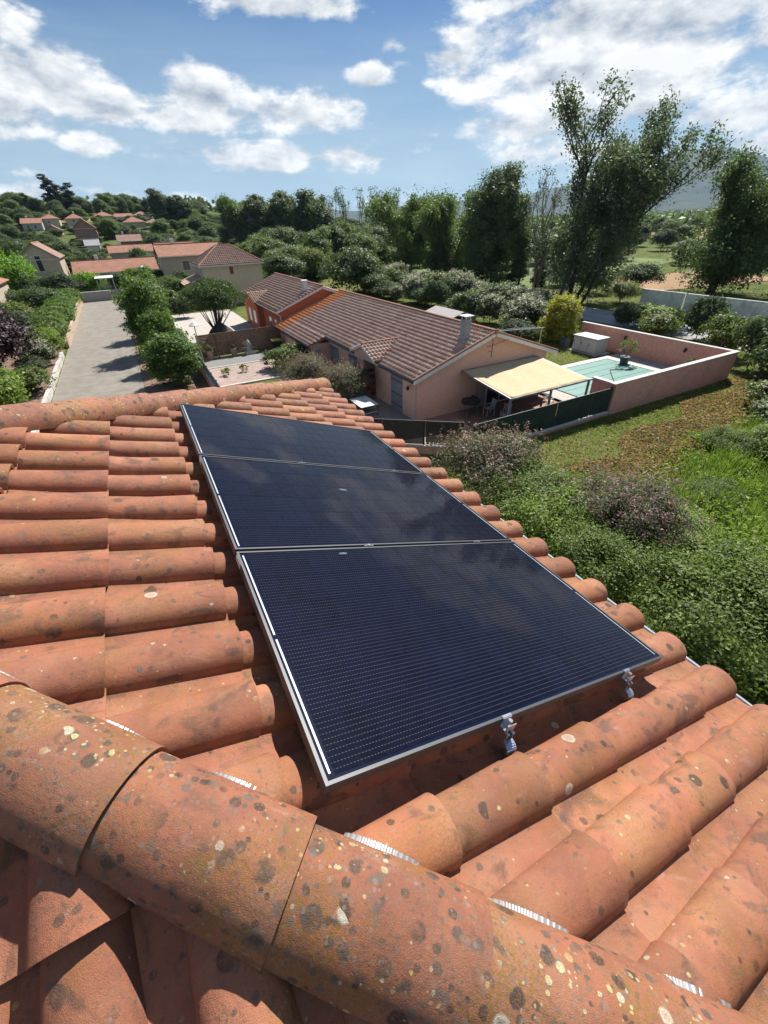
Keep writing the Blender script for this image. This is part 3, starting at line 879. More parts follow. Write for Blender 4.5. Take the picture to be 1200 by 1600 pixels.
# pleated metal strip draped over the covers under the caps
def strip(face, d):
    mb = MB(); L = HLEN; ds = .004; n = int((L - .3) / ds)
    side = (Vector((1, 1, 0)) if d is dn else Vector((-1, 1, 0))).normalized()
    if face == 'near': side = -side if d is dn else side
    prev = None
    for i in range(n):
        s = .3 + i * ds
        base = APEX + d * s
        row = []
        for k_, off in enumerate((.11, .132, .150)):
            p = base + side * off
            if face == 'hip':
                # coordinates on hip face
                v = (p - TW).dot(Vv); w = (v - (V0 - .047) + .15) % PITCH - .15
                q = p.copy(); hh = cover_h(w)
                zt = hipP((p.x - TW.x) / CS - 0, v).z
                u = (p.x - TW.x - Nn.x * TROUGH) / CS; zt = hipP(u, v).z
            else:
                x = p.x - APEX.x; w = (x - (NEAR_PH - .047) + .15) % PITCH - .15; hh = cover_h(w)
                zt = APEX.z + SN / CS * (p.y - APEX.y)
            row.append((p.x, p.y, zt + (hh + .020) / CS * .97 + (.0025 if (i // 2) % 2 else 0), hh))
        ok = row[1][3] > .062
        ids = None
        if ok:
            ids = len(mb.v); mb.v += [r_[:3] for r_ in row]
            if prev is not None:
                mb.f += [(prev, prev + 1, ids + 1, ids), (prev + 1, prev + 2, ids + 2, ids + 1)]
        elif prev is not None:
            if len(mb.f) > 8: mb.build('pleated_strip', M['zinc'], house)
            mb = MB()
        prev = ids
    if len(mb.f) > 8: mb.build('pleated_strip', M['zinc'], house)
strip('hip', dn); strip('hip', df)

# ================================================================== SOLAR PANELS
PL, PW, PG = 1.974, 1.134, .02
def panel_frame_mesh():
    mb = MB(); w = .011; t = .035
    mb.box(0, PL, 0, w, -t, 0); mb.box(0, PL, PW - w, PW, -t, 0); mb.box(0, w, w, PW - w, -t, 0); mb.box(PL - w, PL, w, PW - w, -t, 0)
    # lower inner flange
    mb.box(w, PL - w, w, w + .018, -t, -t + .002); mb.box(w, PL - w, PW - w - .018, PW - w, -t, -t + .002)
    return mb.mesh('frame')
FR = panel_frame_mesh(); FR.materials.append(M['frame'])
BS = MB().box(.011, PL - .011, .011, PW - .011, -.008, -.0035).mesh('glass_laminate'); BS.materials.append(M['blacksheet'])
NC = 20; cu = (PL - .022 - .058) / NC - .0022; cv = (PW - .022 - .020) / 6 - .0024
ch = .006
def cell_mesh():
    mb = MB(); z1 = .0009
    poly = [(0, 0), (cu - ch, 0), (cu, ch), (cu, cv - ch), (cu - ch, cv), (0, cv)]
    mb.prism(poly, 0, z1); me = mb.mesh('cell'); me.materials.append(M['cell']); return me
CM = cell_mesh()
def ribbon(u0, v0, v1):
    mb = MB(); mb.box(u0, u0 + .007, v0, v1, -.0034, -.0024); return mb.mesh('ribbon')
rot_p = Matrix((U, Vv, Nn)).transposed().to_4x4()
plabels = ['nearest of the three black solar panels, clamped above the hip tiles', 'middle black solar panel between the other two on the roof',
           'farthest of the three solar panels, next to the far hip tiles']
for i, vi in enumerate([2, 1, 0]):
    P = TW + Vv * (vi * (PW + PG))
    t = bpy.data.objects.new('solar_panel', None); link(t); t.matrix_world = Matrix.Translation(P) @ rot_p
    tag(t, plabels[i], 'solar panel', 'solar panels on the tiled roof')
    add_mesh_obj('frame', FR, t); add_mesh_obj('laminate', BS, t)
    for a in range(NC):
        for b in range(6):
            add_mesh_obj('cell', CM, t, loc=(.011 + .029 + a * (cu + .0022) + (.002 if a >= NC // 2 else 0), .011 + .010 + b * (cv + .0024), -.0034))
    for (u0, vs) in ((.021, (.03, .555, .579, PW - .03)), (PL - .030, (.03, .555, .579, PW - .03))):
        for (a0, a1) in ((vs[0], vs[1]), (vs[2], vs[3])):
            me = ribbon(u0, a0, a1); me.materials.append(M['ribbon']); add_mesh_obj('ribbon', me, t)
    if i < 2:
        st = MB().box(-.0016, -.0004, .02, .10, -.030, -.004).mesh('sticker'); st.materials.append(M['sticker']); add_mesh_obj('sticker', st, t)
    # dried dust marks on the glass
    if i < 2:
        rs = random.Random(i + 4)
        for (uu, vv_, a_) in ([(.55, .05, .02)] if i == 0 else [(.9, .42, .025)]):
            mb = MB(); ps = []
            for j in range(14):
                tt = 2 * math.pi * j / 14; q = a_ * rs.uniform(.5, 1.1)
                ps.append((uu + q * 1.5 * math.cos(tt), vv_ + q * .6 * math.sin(tt)))
            mb.prism(ps, -.0024, -.0018); me = mb.mesh('dust_mark'); me.materials.append(M['smudge']); add_mesh_obj('dust_mark', me, t)

def panel_space_obj(name, mb, mat, parent):
    me = mb.mesh(name); me.materials.append(mat); o = bpy.data.objects.new(name, me); link(o, parent); return o
for i, uu in enumerate((.735, 1.60)):
    t = bpy.data.objects.new('mounting_rail', None); link(t); t.matrix_world = Matrix.Translation(TW + U * uu) @ rot_p
    tag(t, ['aluminium rail under the panels on the side away from the gutter, its end showing', 'aluminium rail under the panels nearer the gutter, its end showing'][i], 'rail', 'rails carrying the solar panels')
    mb = MB(); v0, v1 = -.04, 3 * PW + 2 * PG + .045
    for (a0, a1, b0, b1) in ((-.02, -.016, -.078, -.038), (.016, .02, -.078, -.038), (-.016, .016, -.078, -.074), (-.016, -.006, -.042, -.038), (.006, .016, -.042, -.038)):
        mb.box(a0, a1, v0, v1, b0, b1)
    panel_space_obj('rail', mb, M['bracket'], t)
    for j, v in enumerate((.3, 1.42, 2.54, 3.38)):
        mb = MB(); mb.box(-.03, .03, v - .02, v + .02, -.084, -.079); mb.box(.022, .026, v - .02, v + .02, -.16, -.079); mb.box(-.03, .022, v - .02, v + .02, -.16, -.155)
        panel_space_obj('roof_hook', mb, M['bracket'], t)
    # end clamp with its bolt
    ve = 3 * PW + 2 * PG
    mb = MB(); mb.box(-.024, .024, ve + .001, ve + .004, -.036, .002); mb.box(-.024, .024, ve - .009, ve + .001, .0005, .004)
    mb.box(-.024, .024, ve + .004, ve + .032, -.036, -.032); mb.box(-.024, .024, ve + .029, ve + .032, -.032, -.006)
    c_ = panel_space_obj('end_clamp', mb, M['bracket'], t)
    mb = MB(); mb.tube([(0, ve + .017, -.032), (0, ve + .017, .002)], .0055, 8); mb.tube([(0, ve + .017, -.005), (0, ve + .017, .004)], .009, 8)
    panel_space_obj('bolt', mb, M['bracket'], c_)
    # curved tail of the rail end bracket
    mb = MB()
    for j in range(9):
        a0 = -.5 + j * .28
        mb.bar((-.020 + .0, ve + .045 + .026 * math.sin(a0), -.078 - .022 + .022 * math.cos(a0)), (.030, ve + .045 + .026 * math.sin(a0), -.100 + .022 * math.cos(a0)), .009, .004)
    panel_space_obj('end_hook', mb, M['bracket'], t)
    for vm in (PW + PG / 2, 2 * PW + 1.5 * PG):
        mb = MB(); mb.box(-.03, .03, vm - .008, vm + .008, .0006, .004); mb.box(-.03, .03, vm - .006, vm + .006, -.035, .0006)
        c_ = panel_space_obj('mid_clamp', mb, M['frame'], t)
        mb = MB(); mb.tube([(0, vm, .004), (0, vm, .009)], .006, 8); panel_space_obj('bolt', mb, M['bracket'], c_)

# ================================================================== NEIGHBOUR ROOFS
def tile_field(name, O, u, v, n, U0, U1, V0_, V1_, mat, parent, inside=None, w=.25, ex=.36, seg=6, amp=.055):
    """field of small barrel tiles joined into one part: real relief, every tile an island"""
    O, u, v, n = [np.array(q, float) for q in (O, u, v, n)]
    nu = int(math.ceil((U1 - U0) / ex)); nv = int(round((V1_ - V0_) / w)); w = (V1_ - V0_) / nv
    pw = np.linspace(0, 1, seg + 1); ph = np.where(pw < .34, .0, np.sin(np.clip((pw - .34) / .62, 0, 1) * math.pi)) * amp
    iu, iv = np.meshgrid(np.arange(nu), np.arange(nv), indexing='ij'); iu = iu.ravel(); iv = iv.ravel()
    ue = np.minimum(U0 + (iu + 1) * ex, U1); us = U0 + iu * ex; vs = V0_ + iv * w
    if inside is not None:
        k = inside((us + ue) / 2, vs + w / 2); us, ue, vs = us[k], ue[k], vs[k]
    N = len(us); rng = np.random.default_rng(2)
    jz = rng.normal(0, .004, N)
    V = np.empty((N, 3, seg + 1, 3))
    for r_, (uu, dz) in enumerate(((us - .03, .0), (ue, .035), (ue, .0))):
        for j in range(seg + 1):
            V[:, r_, j] = O + uu[:, None] * u + (vs + pw[j] * w)[:, None] * v + ((dz if r_ < 2 else -.004) + (ph[j] if r_ < 2 else 0) + jz)[:, None] * n
    base = np.arange(N)[:, None] * 3 * (seg + 1)
    fs = []
    for r_ in range(2):
        for j in range(seg):
            a = r_ * (seg + 1) + j
            fs.append(np.concatenate([base + a, base + a + seg + 1, base + a + seg + 2, base + a + 1], 1))
    F = np.stack(fs, 1).reshape(-1, 4)
    org = np.array(wloc(parent)); me = np_mesh(name, V.reshape(-1, 3) - org, F, mat)
    return add_mesh_obj(name, me, parent, kind='stuff')

def ridge_tiles(p, q, parent, mat=None, r=.11, ex=.4):
    mat = mat or M['ridge']; p = Vector(p); q = Vector(q); L = (q - p).length; d = (q - p).normalized()
    n = max(1, int(L / ex)); ex = L / n
    mb = MB(); mb.tube([p - p, d * (ex + .03)], [r, r * 1.12], 8); me = mb.mesh('ridge_tile', smooth=True); me.materials.append(mat)
    for i in range(n):
        add_mesh_obj('ridge_tile', me, parent, loc=p + d * ex * i - wloc(parent))

def shutters(x, y0, y1, z0, z1, parent, facing=-1):
    """pair of closed ledged shutters on a wall facing -x"""
    ym = (y0 + y1) / 2
    for a, b in ((y0, ym - .01), (ym + .01, y1)):
        s = MB().box(x - .05, x - .012, a, b, z0, z1).build('shutter', M['shutter'], parent)
        mb = MB()
        for z in (z0 + .18 * (z1 - z0), z1 - .12 * (z1 - z0)): mb.box(x - .062, x - .051, a + .02, b - .02, z - .03, z + .03)
        if z1 - z0 > 1.8: mb.box(x - .062, x - .051, a + .02, b - .02, (z0 + z1) / 2 - .03, (z0 + z1) / 2 + .03)
        mb.build('hinge_strap', M['darkmetal'], s)

def house_A():
    t = thing('pink_house', (12.7, 20.1, 0), 'long pink rendered bungalow with aged clay tile roof behind the panels', 'house')
    k = 1.9 / 5.7; RX, RZ = 18.0, 4.48
    def zr(x): return RZ - k * abs(RX - x)
    Y0, Y1 = 20.1, 43.0
    mb = MB()
    mb.box(12.7, 22.8, Y0, 25.3, -.3, 2.62); mb.box(13.9, 22.8, 25.3, 27.0, -.3, 2.62); mb.box(12.7, 22.8, 27.0, Y1, -.3, 2.62)
    mb.box(12.7, 13.9, 25.3, 27.0, 2.25, 2.62)
    mb.box(11.3, 12.7, 33.4, 42.6, -.3, 2.12)
    for y0, y1 in ((Y0, Y0 + .25), (Y1 - .25, Y1)):
        mb.add([(12.7, y0, 2.62), (22.8, y0, 2.62), (22.8, y0, zr(22.8) - .1), (RX, y0, RZ - .1), (12.7, y0, zr(12.7) - .1),
                (12.7, y1, 2.62), (22.8, y1, 2.62), (22.8, y1, zr(22.8) - .1), (RX, y1, RZ - .1), (12.7, y1, zr(12.7) - .1)],
               [(0, 1, 2, 3, 4), (9, 8, 7, 6, 5), (1, 6, 7, 2), (2, 7, 8, 3), (3, 8, 9, 4), (4, 9, 5, 0)])
    mb.build('wall', M['pink'], t)
    # roof: structural slab, tiles, ridge
    ey0 = Y0 - .28
    ln = math.sqrt(1 + k * k); ux = (1 / ln, 0, -k / ln)
    EL, ER = 12.33, 23.45
    mb = MB()
    mb.slab([(RX, ey0, RZ - .02), (ER, ey0, zr(ER) - .02), (ER, Y1, zr(ER) - .02), (RX, Y1, RZ - .02)], .10)
    mb.slab([(RX, ey0, RZ - .02), (RX, Y1, RZ - .02), (EL, Y1, zr(EL) - .02), (EL, ey0, zr(EL) - .02)], .10)
    mb.slab([(EL + .1, 33.2, zr(EL) - .05), (EL + .1, 42.7, zr(EL) - .05), (10.85, 42.7, zr(10.9) - .05), (10.85, 33.2, zr(10.9) - .05)], .10)
    mb.build('roof', M['ridge'], t)
    uL = (-1 / ln, 0, -k / ln); nL = (-k / ln, 0, 1 / ln); nR = (k / ln, 0, 1 / ln)
    SL = (RX - EL) * ln; SW = (RX - 10.8) * ln
    # orange strip where new tiles were laid
    def ins_main(u, v): return v < 40.4 - ey0
    def ins_or(u, v): return v >= 40.4 - ey0
    def porch_void(u, v):
        y = v + ey0; x = RX - u / ln
        return (v < 40.4 - ey0) & ~((np.abs(y - 25.85) < (14.7 - x) / 2.4 * 1.85) & (x < 14.7))
    tile_field('roof_tile', (RX, ey0, RZ), uL, (0, 1, 0), nL, .05, SL, 0, Y1 - ey0, M['roofA'], t, inside=porch_void)
    tile_field('roof_tile', (RX, ey0, RZ), uL, (0, 1, 0), nL, .05, SL, 0, Y1 - ey0, M['roofO'], t, inside=ins_or)['label'] = 'new orange tiles at the far end'
    tile_field('roof_tile', (RX, 33.2, RZ), uL, (0, 1, 0), nL, SL, SW, 0, 7.2, M['roofA'], t)
    tile_field('roof_tile', (RX, 40.4, RZ), uL, (0, 1, 0), nL, SL, SW, 0, 2.3, M['roofO'], t)['label'] = 'new orange tiles at the far end'
    tile_field('roof_tile', (RX, ey0, RZ), ux, (0, 1, 0), nR, .05, (ER - RX) * ln, 0, Y1 - ey0, M['roofA'], t)
    ridge_tiles((RX, ey0 + .02, RZ + .03), (RX, Y1, RZ + .03), t)
    # clay block that ends the ridge at the gable
    MB().box(RX - .12, RX + .12, ey0 - .05, ey0 + .02, RZ - .12, RZ + .16).build('ridge_end', M['ridge'], t)
    # white verge boards and edge tiles
    for (x1, s) in ((EL, -1), (ER, 1)):
        mb = MB(); p = Vector((RX, ey0 - .015, RZ - .13)); q = Vector((x1, ey0 - .015, zr(x1) - .13))
        mb.bar(p, q, .03, .20); mb.build('verge_board', M['white'], t)
        ridge_tiles((RX, ey0 + .03, RZ + .04), (x1, ey0 + .03, zr(x1) + .04), t, r=.05, ex=.38)
    MB().bar((EL + .02, ey0, zr(EL) - .13), (EL + .02, 33.2, zr(EL) - .13), .03, .14).build('fascia', M['white'], t)
    MB().tube([(EL - .05, ey0, zr(EL) - .10), (EL - .05, 24.0, zr(EL) - .10)], .06, 8).tube([(EL - .05, 27.7, zr(EL) - .10), (EL - .05, 33.2, zr(EL) - .10)], .06, 8).tube([(10.8, 33.2, zr(10.8) - .1), (10.8, 42.7, zr(10.8) - .1)], .06, 8).build('gutter', M['darkmetal'], t, smooth=True)
    MB().tube([(12.33, 20.0, 2.50), (12.55, 20.02, 2.42), (12.62, 20.03, 2.3), (12.62, 20.03, 0)], .045, 8).build('downpipe', M['boxgrey'], t, smooth=True)
    MB().tube([(12.28, 25.2, 2.5), (12.6, 25.2, 2.35), (12.62, 25.2, 0)], .04, 8).build('downpipe', M['tablewood'], t, smooth=True, label='brown downpipe beside the porch')
    MB().tube([(10.8, 33.6, 2.0), (11.2, 33.5, 1.85), (11.24, 33.3, 0)], .035, 8).build('downpipe', M['boxgrey'], t, smooth=True)
    # little gabled porch roof
    pk = .42
    ap = Vector((12.05, 25.9, 3.42)); far = Vector((14.9, 25.9, 3.42)); dz = .66; hw = 1.85
    mb = MB()
    mb.slab([ap, far, Vector((12.5, 25.9 - hw, 3.42 - dz)), Vector((12.05, 25.9 - hw, 3.42 - dz))], .07)
    mb.slab([far, ap, Vector((12.05, 25.9 + hw, 3.42 - dz)), Vector((12.5, 25.9 + hw, 3.42 - dz))], .07)
    pr = mb.build('porch_roof', M['ridge'], t)
    l2 = math.hypot(hw, dz)
    for sgn in (-1, 1):
        u_ = (0, sgn * hw / l2, -dz / l2); n_ = (0, sgn * dz / l2, hw / l2)
        tile_field('porch_tile', ap + Vector((0, 0, .02)), u_, (1, 0, 0), n_, .03, l2, 0, 2.75, M['roofA'], pr, inside=lambda u, v: v < 2.75 - (u / l2) * 2.3)
    ridge_tiles(ap + Vector((0, 0, .05)), far + Vector((0, 0, .05)), pr, r=.08)
    for sgn in (-1, 1):
        MB().bar(ap + Vector((-.02, 0, -.06)), ap + Vector((-.02, sgn * hw, -dz - .06)), .03, .15).build('porch_verge', M['white'], pr)
    MB().add([(12.25, 25.9 - 1.55, 2.5), (12.25, 25.9 + 1.55, 2.5), (12.25, 25.9 + 1.55, 2.8), (12.25, 25.9, 3.36), (12.25, 25.9 - 1.55, 2.8),
              (12.6, 25.9 - 1.55, 2.5), (12.6, 25.9 + 1.55, 2.5), (12.6, 25.9 + 1.55, 2.8), (12.6, 25.9, 3.36), (12.6, 25.9 - 1.55, 2.8)],
             [(0, 1, 2, 3, 4), (9, 8, 7, 6, 5), (0, 5, 6, 1)]).build('porch_gable', M['pink'], t)
    d = MB().box(13.86, 13.9, 25.5, 26.5, 0, 2.1).build('front_door', M['tablewood'], t)
    MB().box(13.82, 13.86, 25.62, 25.68, .95, 1.1).build('handle', M['greymetal'], d)
    # shuttered openings
    for (y0, y1, z0, z1, x) in ((21.65, 23.05, .02, 2.18, 12.7), (28.05, 29.5, .72, 2.08, 12.7), (31.5, 33.2, .65, 2.0, 12.7), (34.0, 35.6, .82, 1.98, 11.3)):
        w_ = MB().box(x - .012, x + .05, y0 - .04, y1 + .04, z0 - .04, z1 + .04).build('window' if z0 > .3 else 'french_window', M['white'], t)
        shutters(x, y0, y1, z0, z1, t)
        if z0 > .3: MB().box(x - .12, x + .02, y0 - .08, y1 + .08, z0 - .10, z0 - .04).build('sill', M['pinkwall'], t)
    # door on the gable side with its frame
    fr = MB().box(17.9, 20.2, 20.04, 20.098, 0, 2.15).build('patio_door', M['white'], t)
    MB().box(18.0, 19.0, 20.02, 20.039, .1, 2.05).box(19.1, 20.1, 20.02, 20.039, .1, 2.05).build('pane', M['glass'], fr)
    # chimney
    cx, cy = 16.75, 21.15; zb = zr(cx)
    c = MB().box(cx - .27, cx + .27, cy - .30, cy + .30, zb - .3, zb + .22).box(cx - .21, cx + .21, cy - .24, cy + .24, zb + .22, zb + 1.05).box(cx - .24, cx + .24, cy - .27, cy + .27, zb + .80, zb + .86).build('chimney', M['boxgrey'], t)
    mb = MB()
    for sx in (-.16, .16):
        for sy in (-.19, .19): mb.box(cx + sx - .03, cx + sx + .03, cy + sy - .03, cy + sy + .03, zb + 1.05, zb + 1.22)
    mb.box(cx - .31, cx + .31, cy - .34, cy + .34, zb + 1.22, zb + 1.27); mb.build('chimney_cap', M['whitewall'], c)
    # antenna flat against the gable
    mb = MB(); mb.tube([(17.75, 19.75, 3.1), (17.75, 19.75, 4.15)], .02, 6); mb.tube([(17.3, 19.7, 3.75), (18.9, 19.65, 4.0)], .012, 6)
    for i in range(9):
        f = i / 8; mb.tube([(17.4 + 1.4 * f, 19.5, 3.77 + .22 * f), (17.4 + 1.4 * f, 19.88, 3.77 + .22 * f)], .006, 5)
    mb.tube([(17.75, 19.75, 3.4), (17.75, 20.1, 3.4)], .014, 6)
    mb.build('antenna', M['darkmetal'], t)
    # lamp by the corner
    MB().tube([(12.66, 20.6, 2.05), (12.45, 20.6, 2.1)], .02, 6).lathe((12.42, 20.6, 1.82), [(.02, 0), (.09, .05), (.10, .18), (.03, .26)], 10).build('wall_lantern', M['black'], t)
house_A()

def house_B():
    t = thing('red_house', (11.9, 43.2, 0), 'deep red rendered bungalow with brown roof beyond the orange tiles', 'house')
    RX, RZ, k = 16.2, 5.0, .36; EL, ER = 11.3, 21.4; Y0, Y1 = 43.2, 59
    def zr(x): return RZ - k * abs(RX - x)
    mb = MB().box(11.8, 20.9, Y0, Y1, -.3, 3.0).box(11.2, 11.8, 50.2, 55.0, -.3, 3.0)
    for y0, y1 in ((Y0, Y0 + .25), (Y1 - .25, Y1)):
        mb.add([(x, y, z) for y in (y0, y1) for x, z in ((11.8, 3.0), (20.9, 3.0), (20.9, zr(20.9) - .1), (RX, RZ - .1), (11.8, zr(11.8) - .1))],
               [(0, 1, 2, 3, 4), (9, 8, 7, 6, 5), (1, 6, 7, 2), (2, 7, 8, 3), (3, 8, 9, 4), (4, 9, 5, 0)])
    mb.build('wall', M['redwall'], t)
    ln = math.sqrt(1 + k * k); e0 = Y0 - .2
    MB().slab([(RX, e0, RZ - .02), (ER, e0, zr(ER) - .02), (ER, Y1, zr(ER) - .02), (RX, Y1, RZ - .02)], .1).slab([(RX, e0, RZ - .02), (RX, Y1, RZ - .02), (EL, Y1, zr(EL) - .02), (EL, e0, zr(EL) - .02)], .1).build('roof', M['ridge'], t)
    for s_, xe in ((-1, EL), (1, ER)):
        tile_field('roof_tile', (RX, e0, RZ), (s_ / ln, 0, -k / ln), (0, 1, 0), (s_ * k / ln, 0, 1 / ln), .05, abs(xe - RX) * ln, 0, Y1 - e0, M['roofB'], t, seg=5)
        MB().bar((RX, e0 - .015, RZ - .13), (xe, e0 - .015, zr(xe) - .13), .03, .2).build('verge_board', M['white'], t)
    ridge_tiles((RX, e0, RZ + .03), (RX, Y1, RZ + .03), t)
    # small gabled bay
    mb = MB(); ap = Vector((10.95, 52.6, 3.95)); fr = Vector((13.6, 52.6, 3.95))
    mb.slab([ap, fr, (11.8, 50.0, 3.15), (10.95, 50.0, 3.15)], .08).slab([fr, ap, (10.95, 55.2, 3.15), (11.8, 55.2, 3.15)], .08)
    pr = mb.build('bay_roof', M['ridge'], t)
    for sgn in (-1, 1):
        l2 = math.hypot(2.6, .8)
        tile_field('bay_tile', ap + Vector((0, 0, .02)), (0, sgn * 2.6 / l2, -.8 / l2), (1, 0, 0), (0, sgn * .8 / l2, 2.6 / l2), .03, l2, 0, 2.5, M['roofB'], pr, inside=lambda u, v: v < 2.5 - (u / l2) * 1.8)
    MB().add([(11.2, 50.2, 3.0), (11.2, 55.0, 3.0), (11.2, 52.6, 3.85), (11.8, 50.2, 3.0), (11.8, 55.0, 3.0), (11.8, 52.6, 3.85)], [(0, 1, 2), (5, 4, 3)]).build('bay_gable', M['redwall'], t)
    for (x, y0, y1, z0, z1) in ((11.2, 51.0, 52.2, .9, 2.3), (11.2, 53.2, 54.3, .9, 2.3), (11.8, 45.0, 45.8, .1, 2.2), (11.8, 46.8, 47.9, .1, 2.2), (11.8, 56, 57.4, .9, 2.2)):
        f = MB().box(x - .03, x + .02, y0, y1, z0, z1).build('window', M['white'], t)
        MB().box(x - .04, x - .031, y0 + .1, y1 - .1, z0 + .1, z1 - .1).build('pane', M['glass'], f)
    cx, cy = 15.0, 44.6; zb = zr(cx)
    MB().box(cx - .22, cx + .22, cy - .24, cy + .24, zb - .3, zb + .85).box(cx - .27, cx + .27, cy - .29, cy + .29, zb + .85, zb + .91).build('chimney', M['whitewall'], t)
    MB().tube([(11.3, 43.1, 3.1), (11.7, 43.12, 2.8), (11.74, 43.12, 0)], .05, 8).build('downpipe', M['white'], t)
    MB().tube([(EL - .05, e0, zr(EL) - .1), (EL - .05, 50, zr(EL) - .1)], .06, 8).build('gutter', M['whitewall'], t)
house_B()

def far_house(x, y, w, d, zb, ze, zrg, axis, wall, roof, label, hip=False, wins=(), chim=True, name='village_house', ov=.4, lid=None):
    """x..x+w, y..y+d; ze eaves, zrg ridge; axis of ridge"""
    t = thing(name, (x, y, zb), label, 'house', 'houses of the village')
    x1, y1 = x + w, y + d; mb = MB().box(x, x1, y, y1, zb - 2, ze)
    if axis == 'x':
        ym = (y + y1) / 2
        if not hip:
            for a in (x, x1 - .2): mb.add([(a, y, ze), (a, y1, ze), (a, ym, zrg - .05), (a + .2, y, ze), (a + .2, y1, ze), (a + .2, ym, zrg - .05)], [(0, 2, 1), (3, 4, 5), (0, 3, 5, 2), (1, 2, 5, 4)])
        r0, r1 = (x + d * .45, x1 - d * .45) if hip else (x - ov, x1 + ov)
        sl = (zrg - ze) / (d / 2); zo = ze - sl * ov
        A, B = (r0, ym, zrg), (r1, ym, zrg)
        a, b, c, e = (x - ov, y - ov, zo), (x1 + ov, y - ov, zo), (x1 + ov, y1 + ov, zo), (x - ov, y1 + ov, zo)
        faces = [[A, a, b, B], [B, c, e, A]] + ([[A, e, a], [B, b, c]] if hip else [])
    else:
        xm = (x + x1) / 2
        if not hip:
            for a in (y, y1 - .2): mb.add([(x, a, ze), (x1, a, ze), (xm, a, zrg - .05), (x, a + .2, ze), (x1, a + .2, ze), (xm, a + .2, zrg - .05)], [(0, 1, 2), (5, 4, 3), (0, 2, 5, 3), (1, 4, 5, 2)])
        r0, r1 = (y + w * .45, y1 - w * .45) if hip else (y - ov, y1 + ov)
        sl = (zrg - ze) / (w / 2); zo = ze - sl * ov
        A, B = (xm, r0, zrg), (xm, r1, zrg)
        a, b, c, e = (x - ov, y - ov, zo), (x1 + ov, y - ov, zo), (x1 + ov, y1 + ov, zo), (x - ov, y1 + ov, zo)
        faces = [[A, B, e, a], [B, A, b, c]] + ([[A, a, b], [B, c, e]] if hip else [])
    mb.build('wall', wall, t)
    rb = MB()
    for f in faces: rb.slab([Vector(p) for p in f], .14)
    ro = rb.build('roof', roof, t)
    MB().tube([Vector(A) + Vector((0, 0, .02)), Vector(B) + Vector((0, 0, .02))], .12, 6).build('ridge_tile', M['ridge'], ro)
    if chim:
        cx = A[0] * .7 + B[0] * .3; cy = A[1] * .7 + B[1] * .3
        MB().box(cx - .3, cx + .3, cy + .3, cy + .9, zrg - .8, zrg + .9).build('chimney', M['whitewall'], ro)
    MB().bar((x - ov, y - ov, zo - .1), (x1 + ov, y - ov, zo - .1), .1, .12).build('gutter', M['white'], t)
    for (fc, a0, a1, z0, z1) in wins:
        if fc == 'y':
            f = MB().box(x + a0, x + a1, y - .04, y + .02, zb + z0, zb + z1).build('window', M['white'], t)
            MB().box(x + a0 + .1, x + a1 - .1, y - .06, y - .041, zb + z0 + .1, zb + z1 - .1).build('pane', M['glass'], f)
        else:
            f = MB().box(x - .04, x + .02, y + a0, y + a1, zb + z0, zb + z1).build('window', M['white'], t)
            MB().box(x - .06, x - .041, y + a0 + .1, y + a1 - .1, zb + z0 + .1, zb + z1 - .1).build('pane', M['glass'], f)
    return t

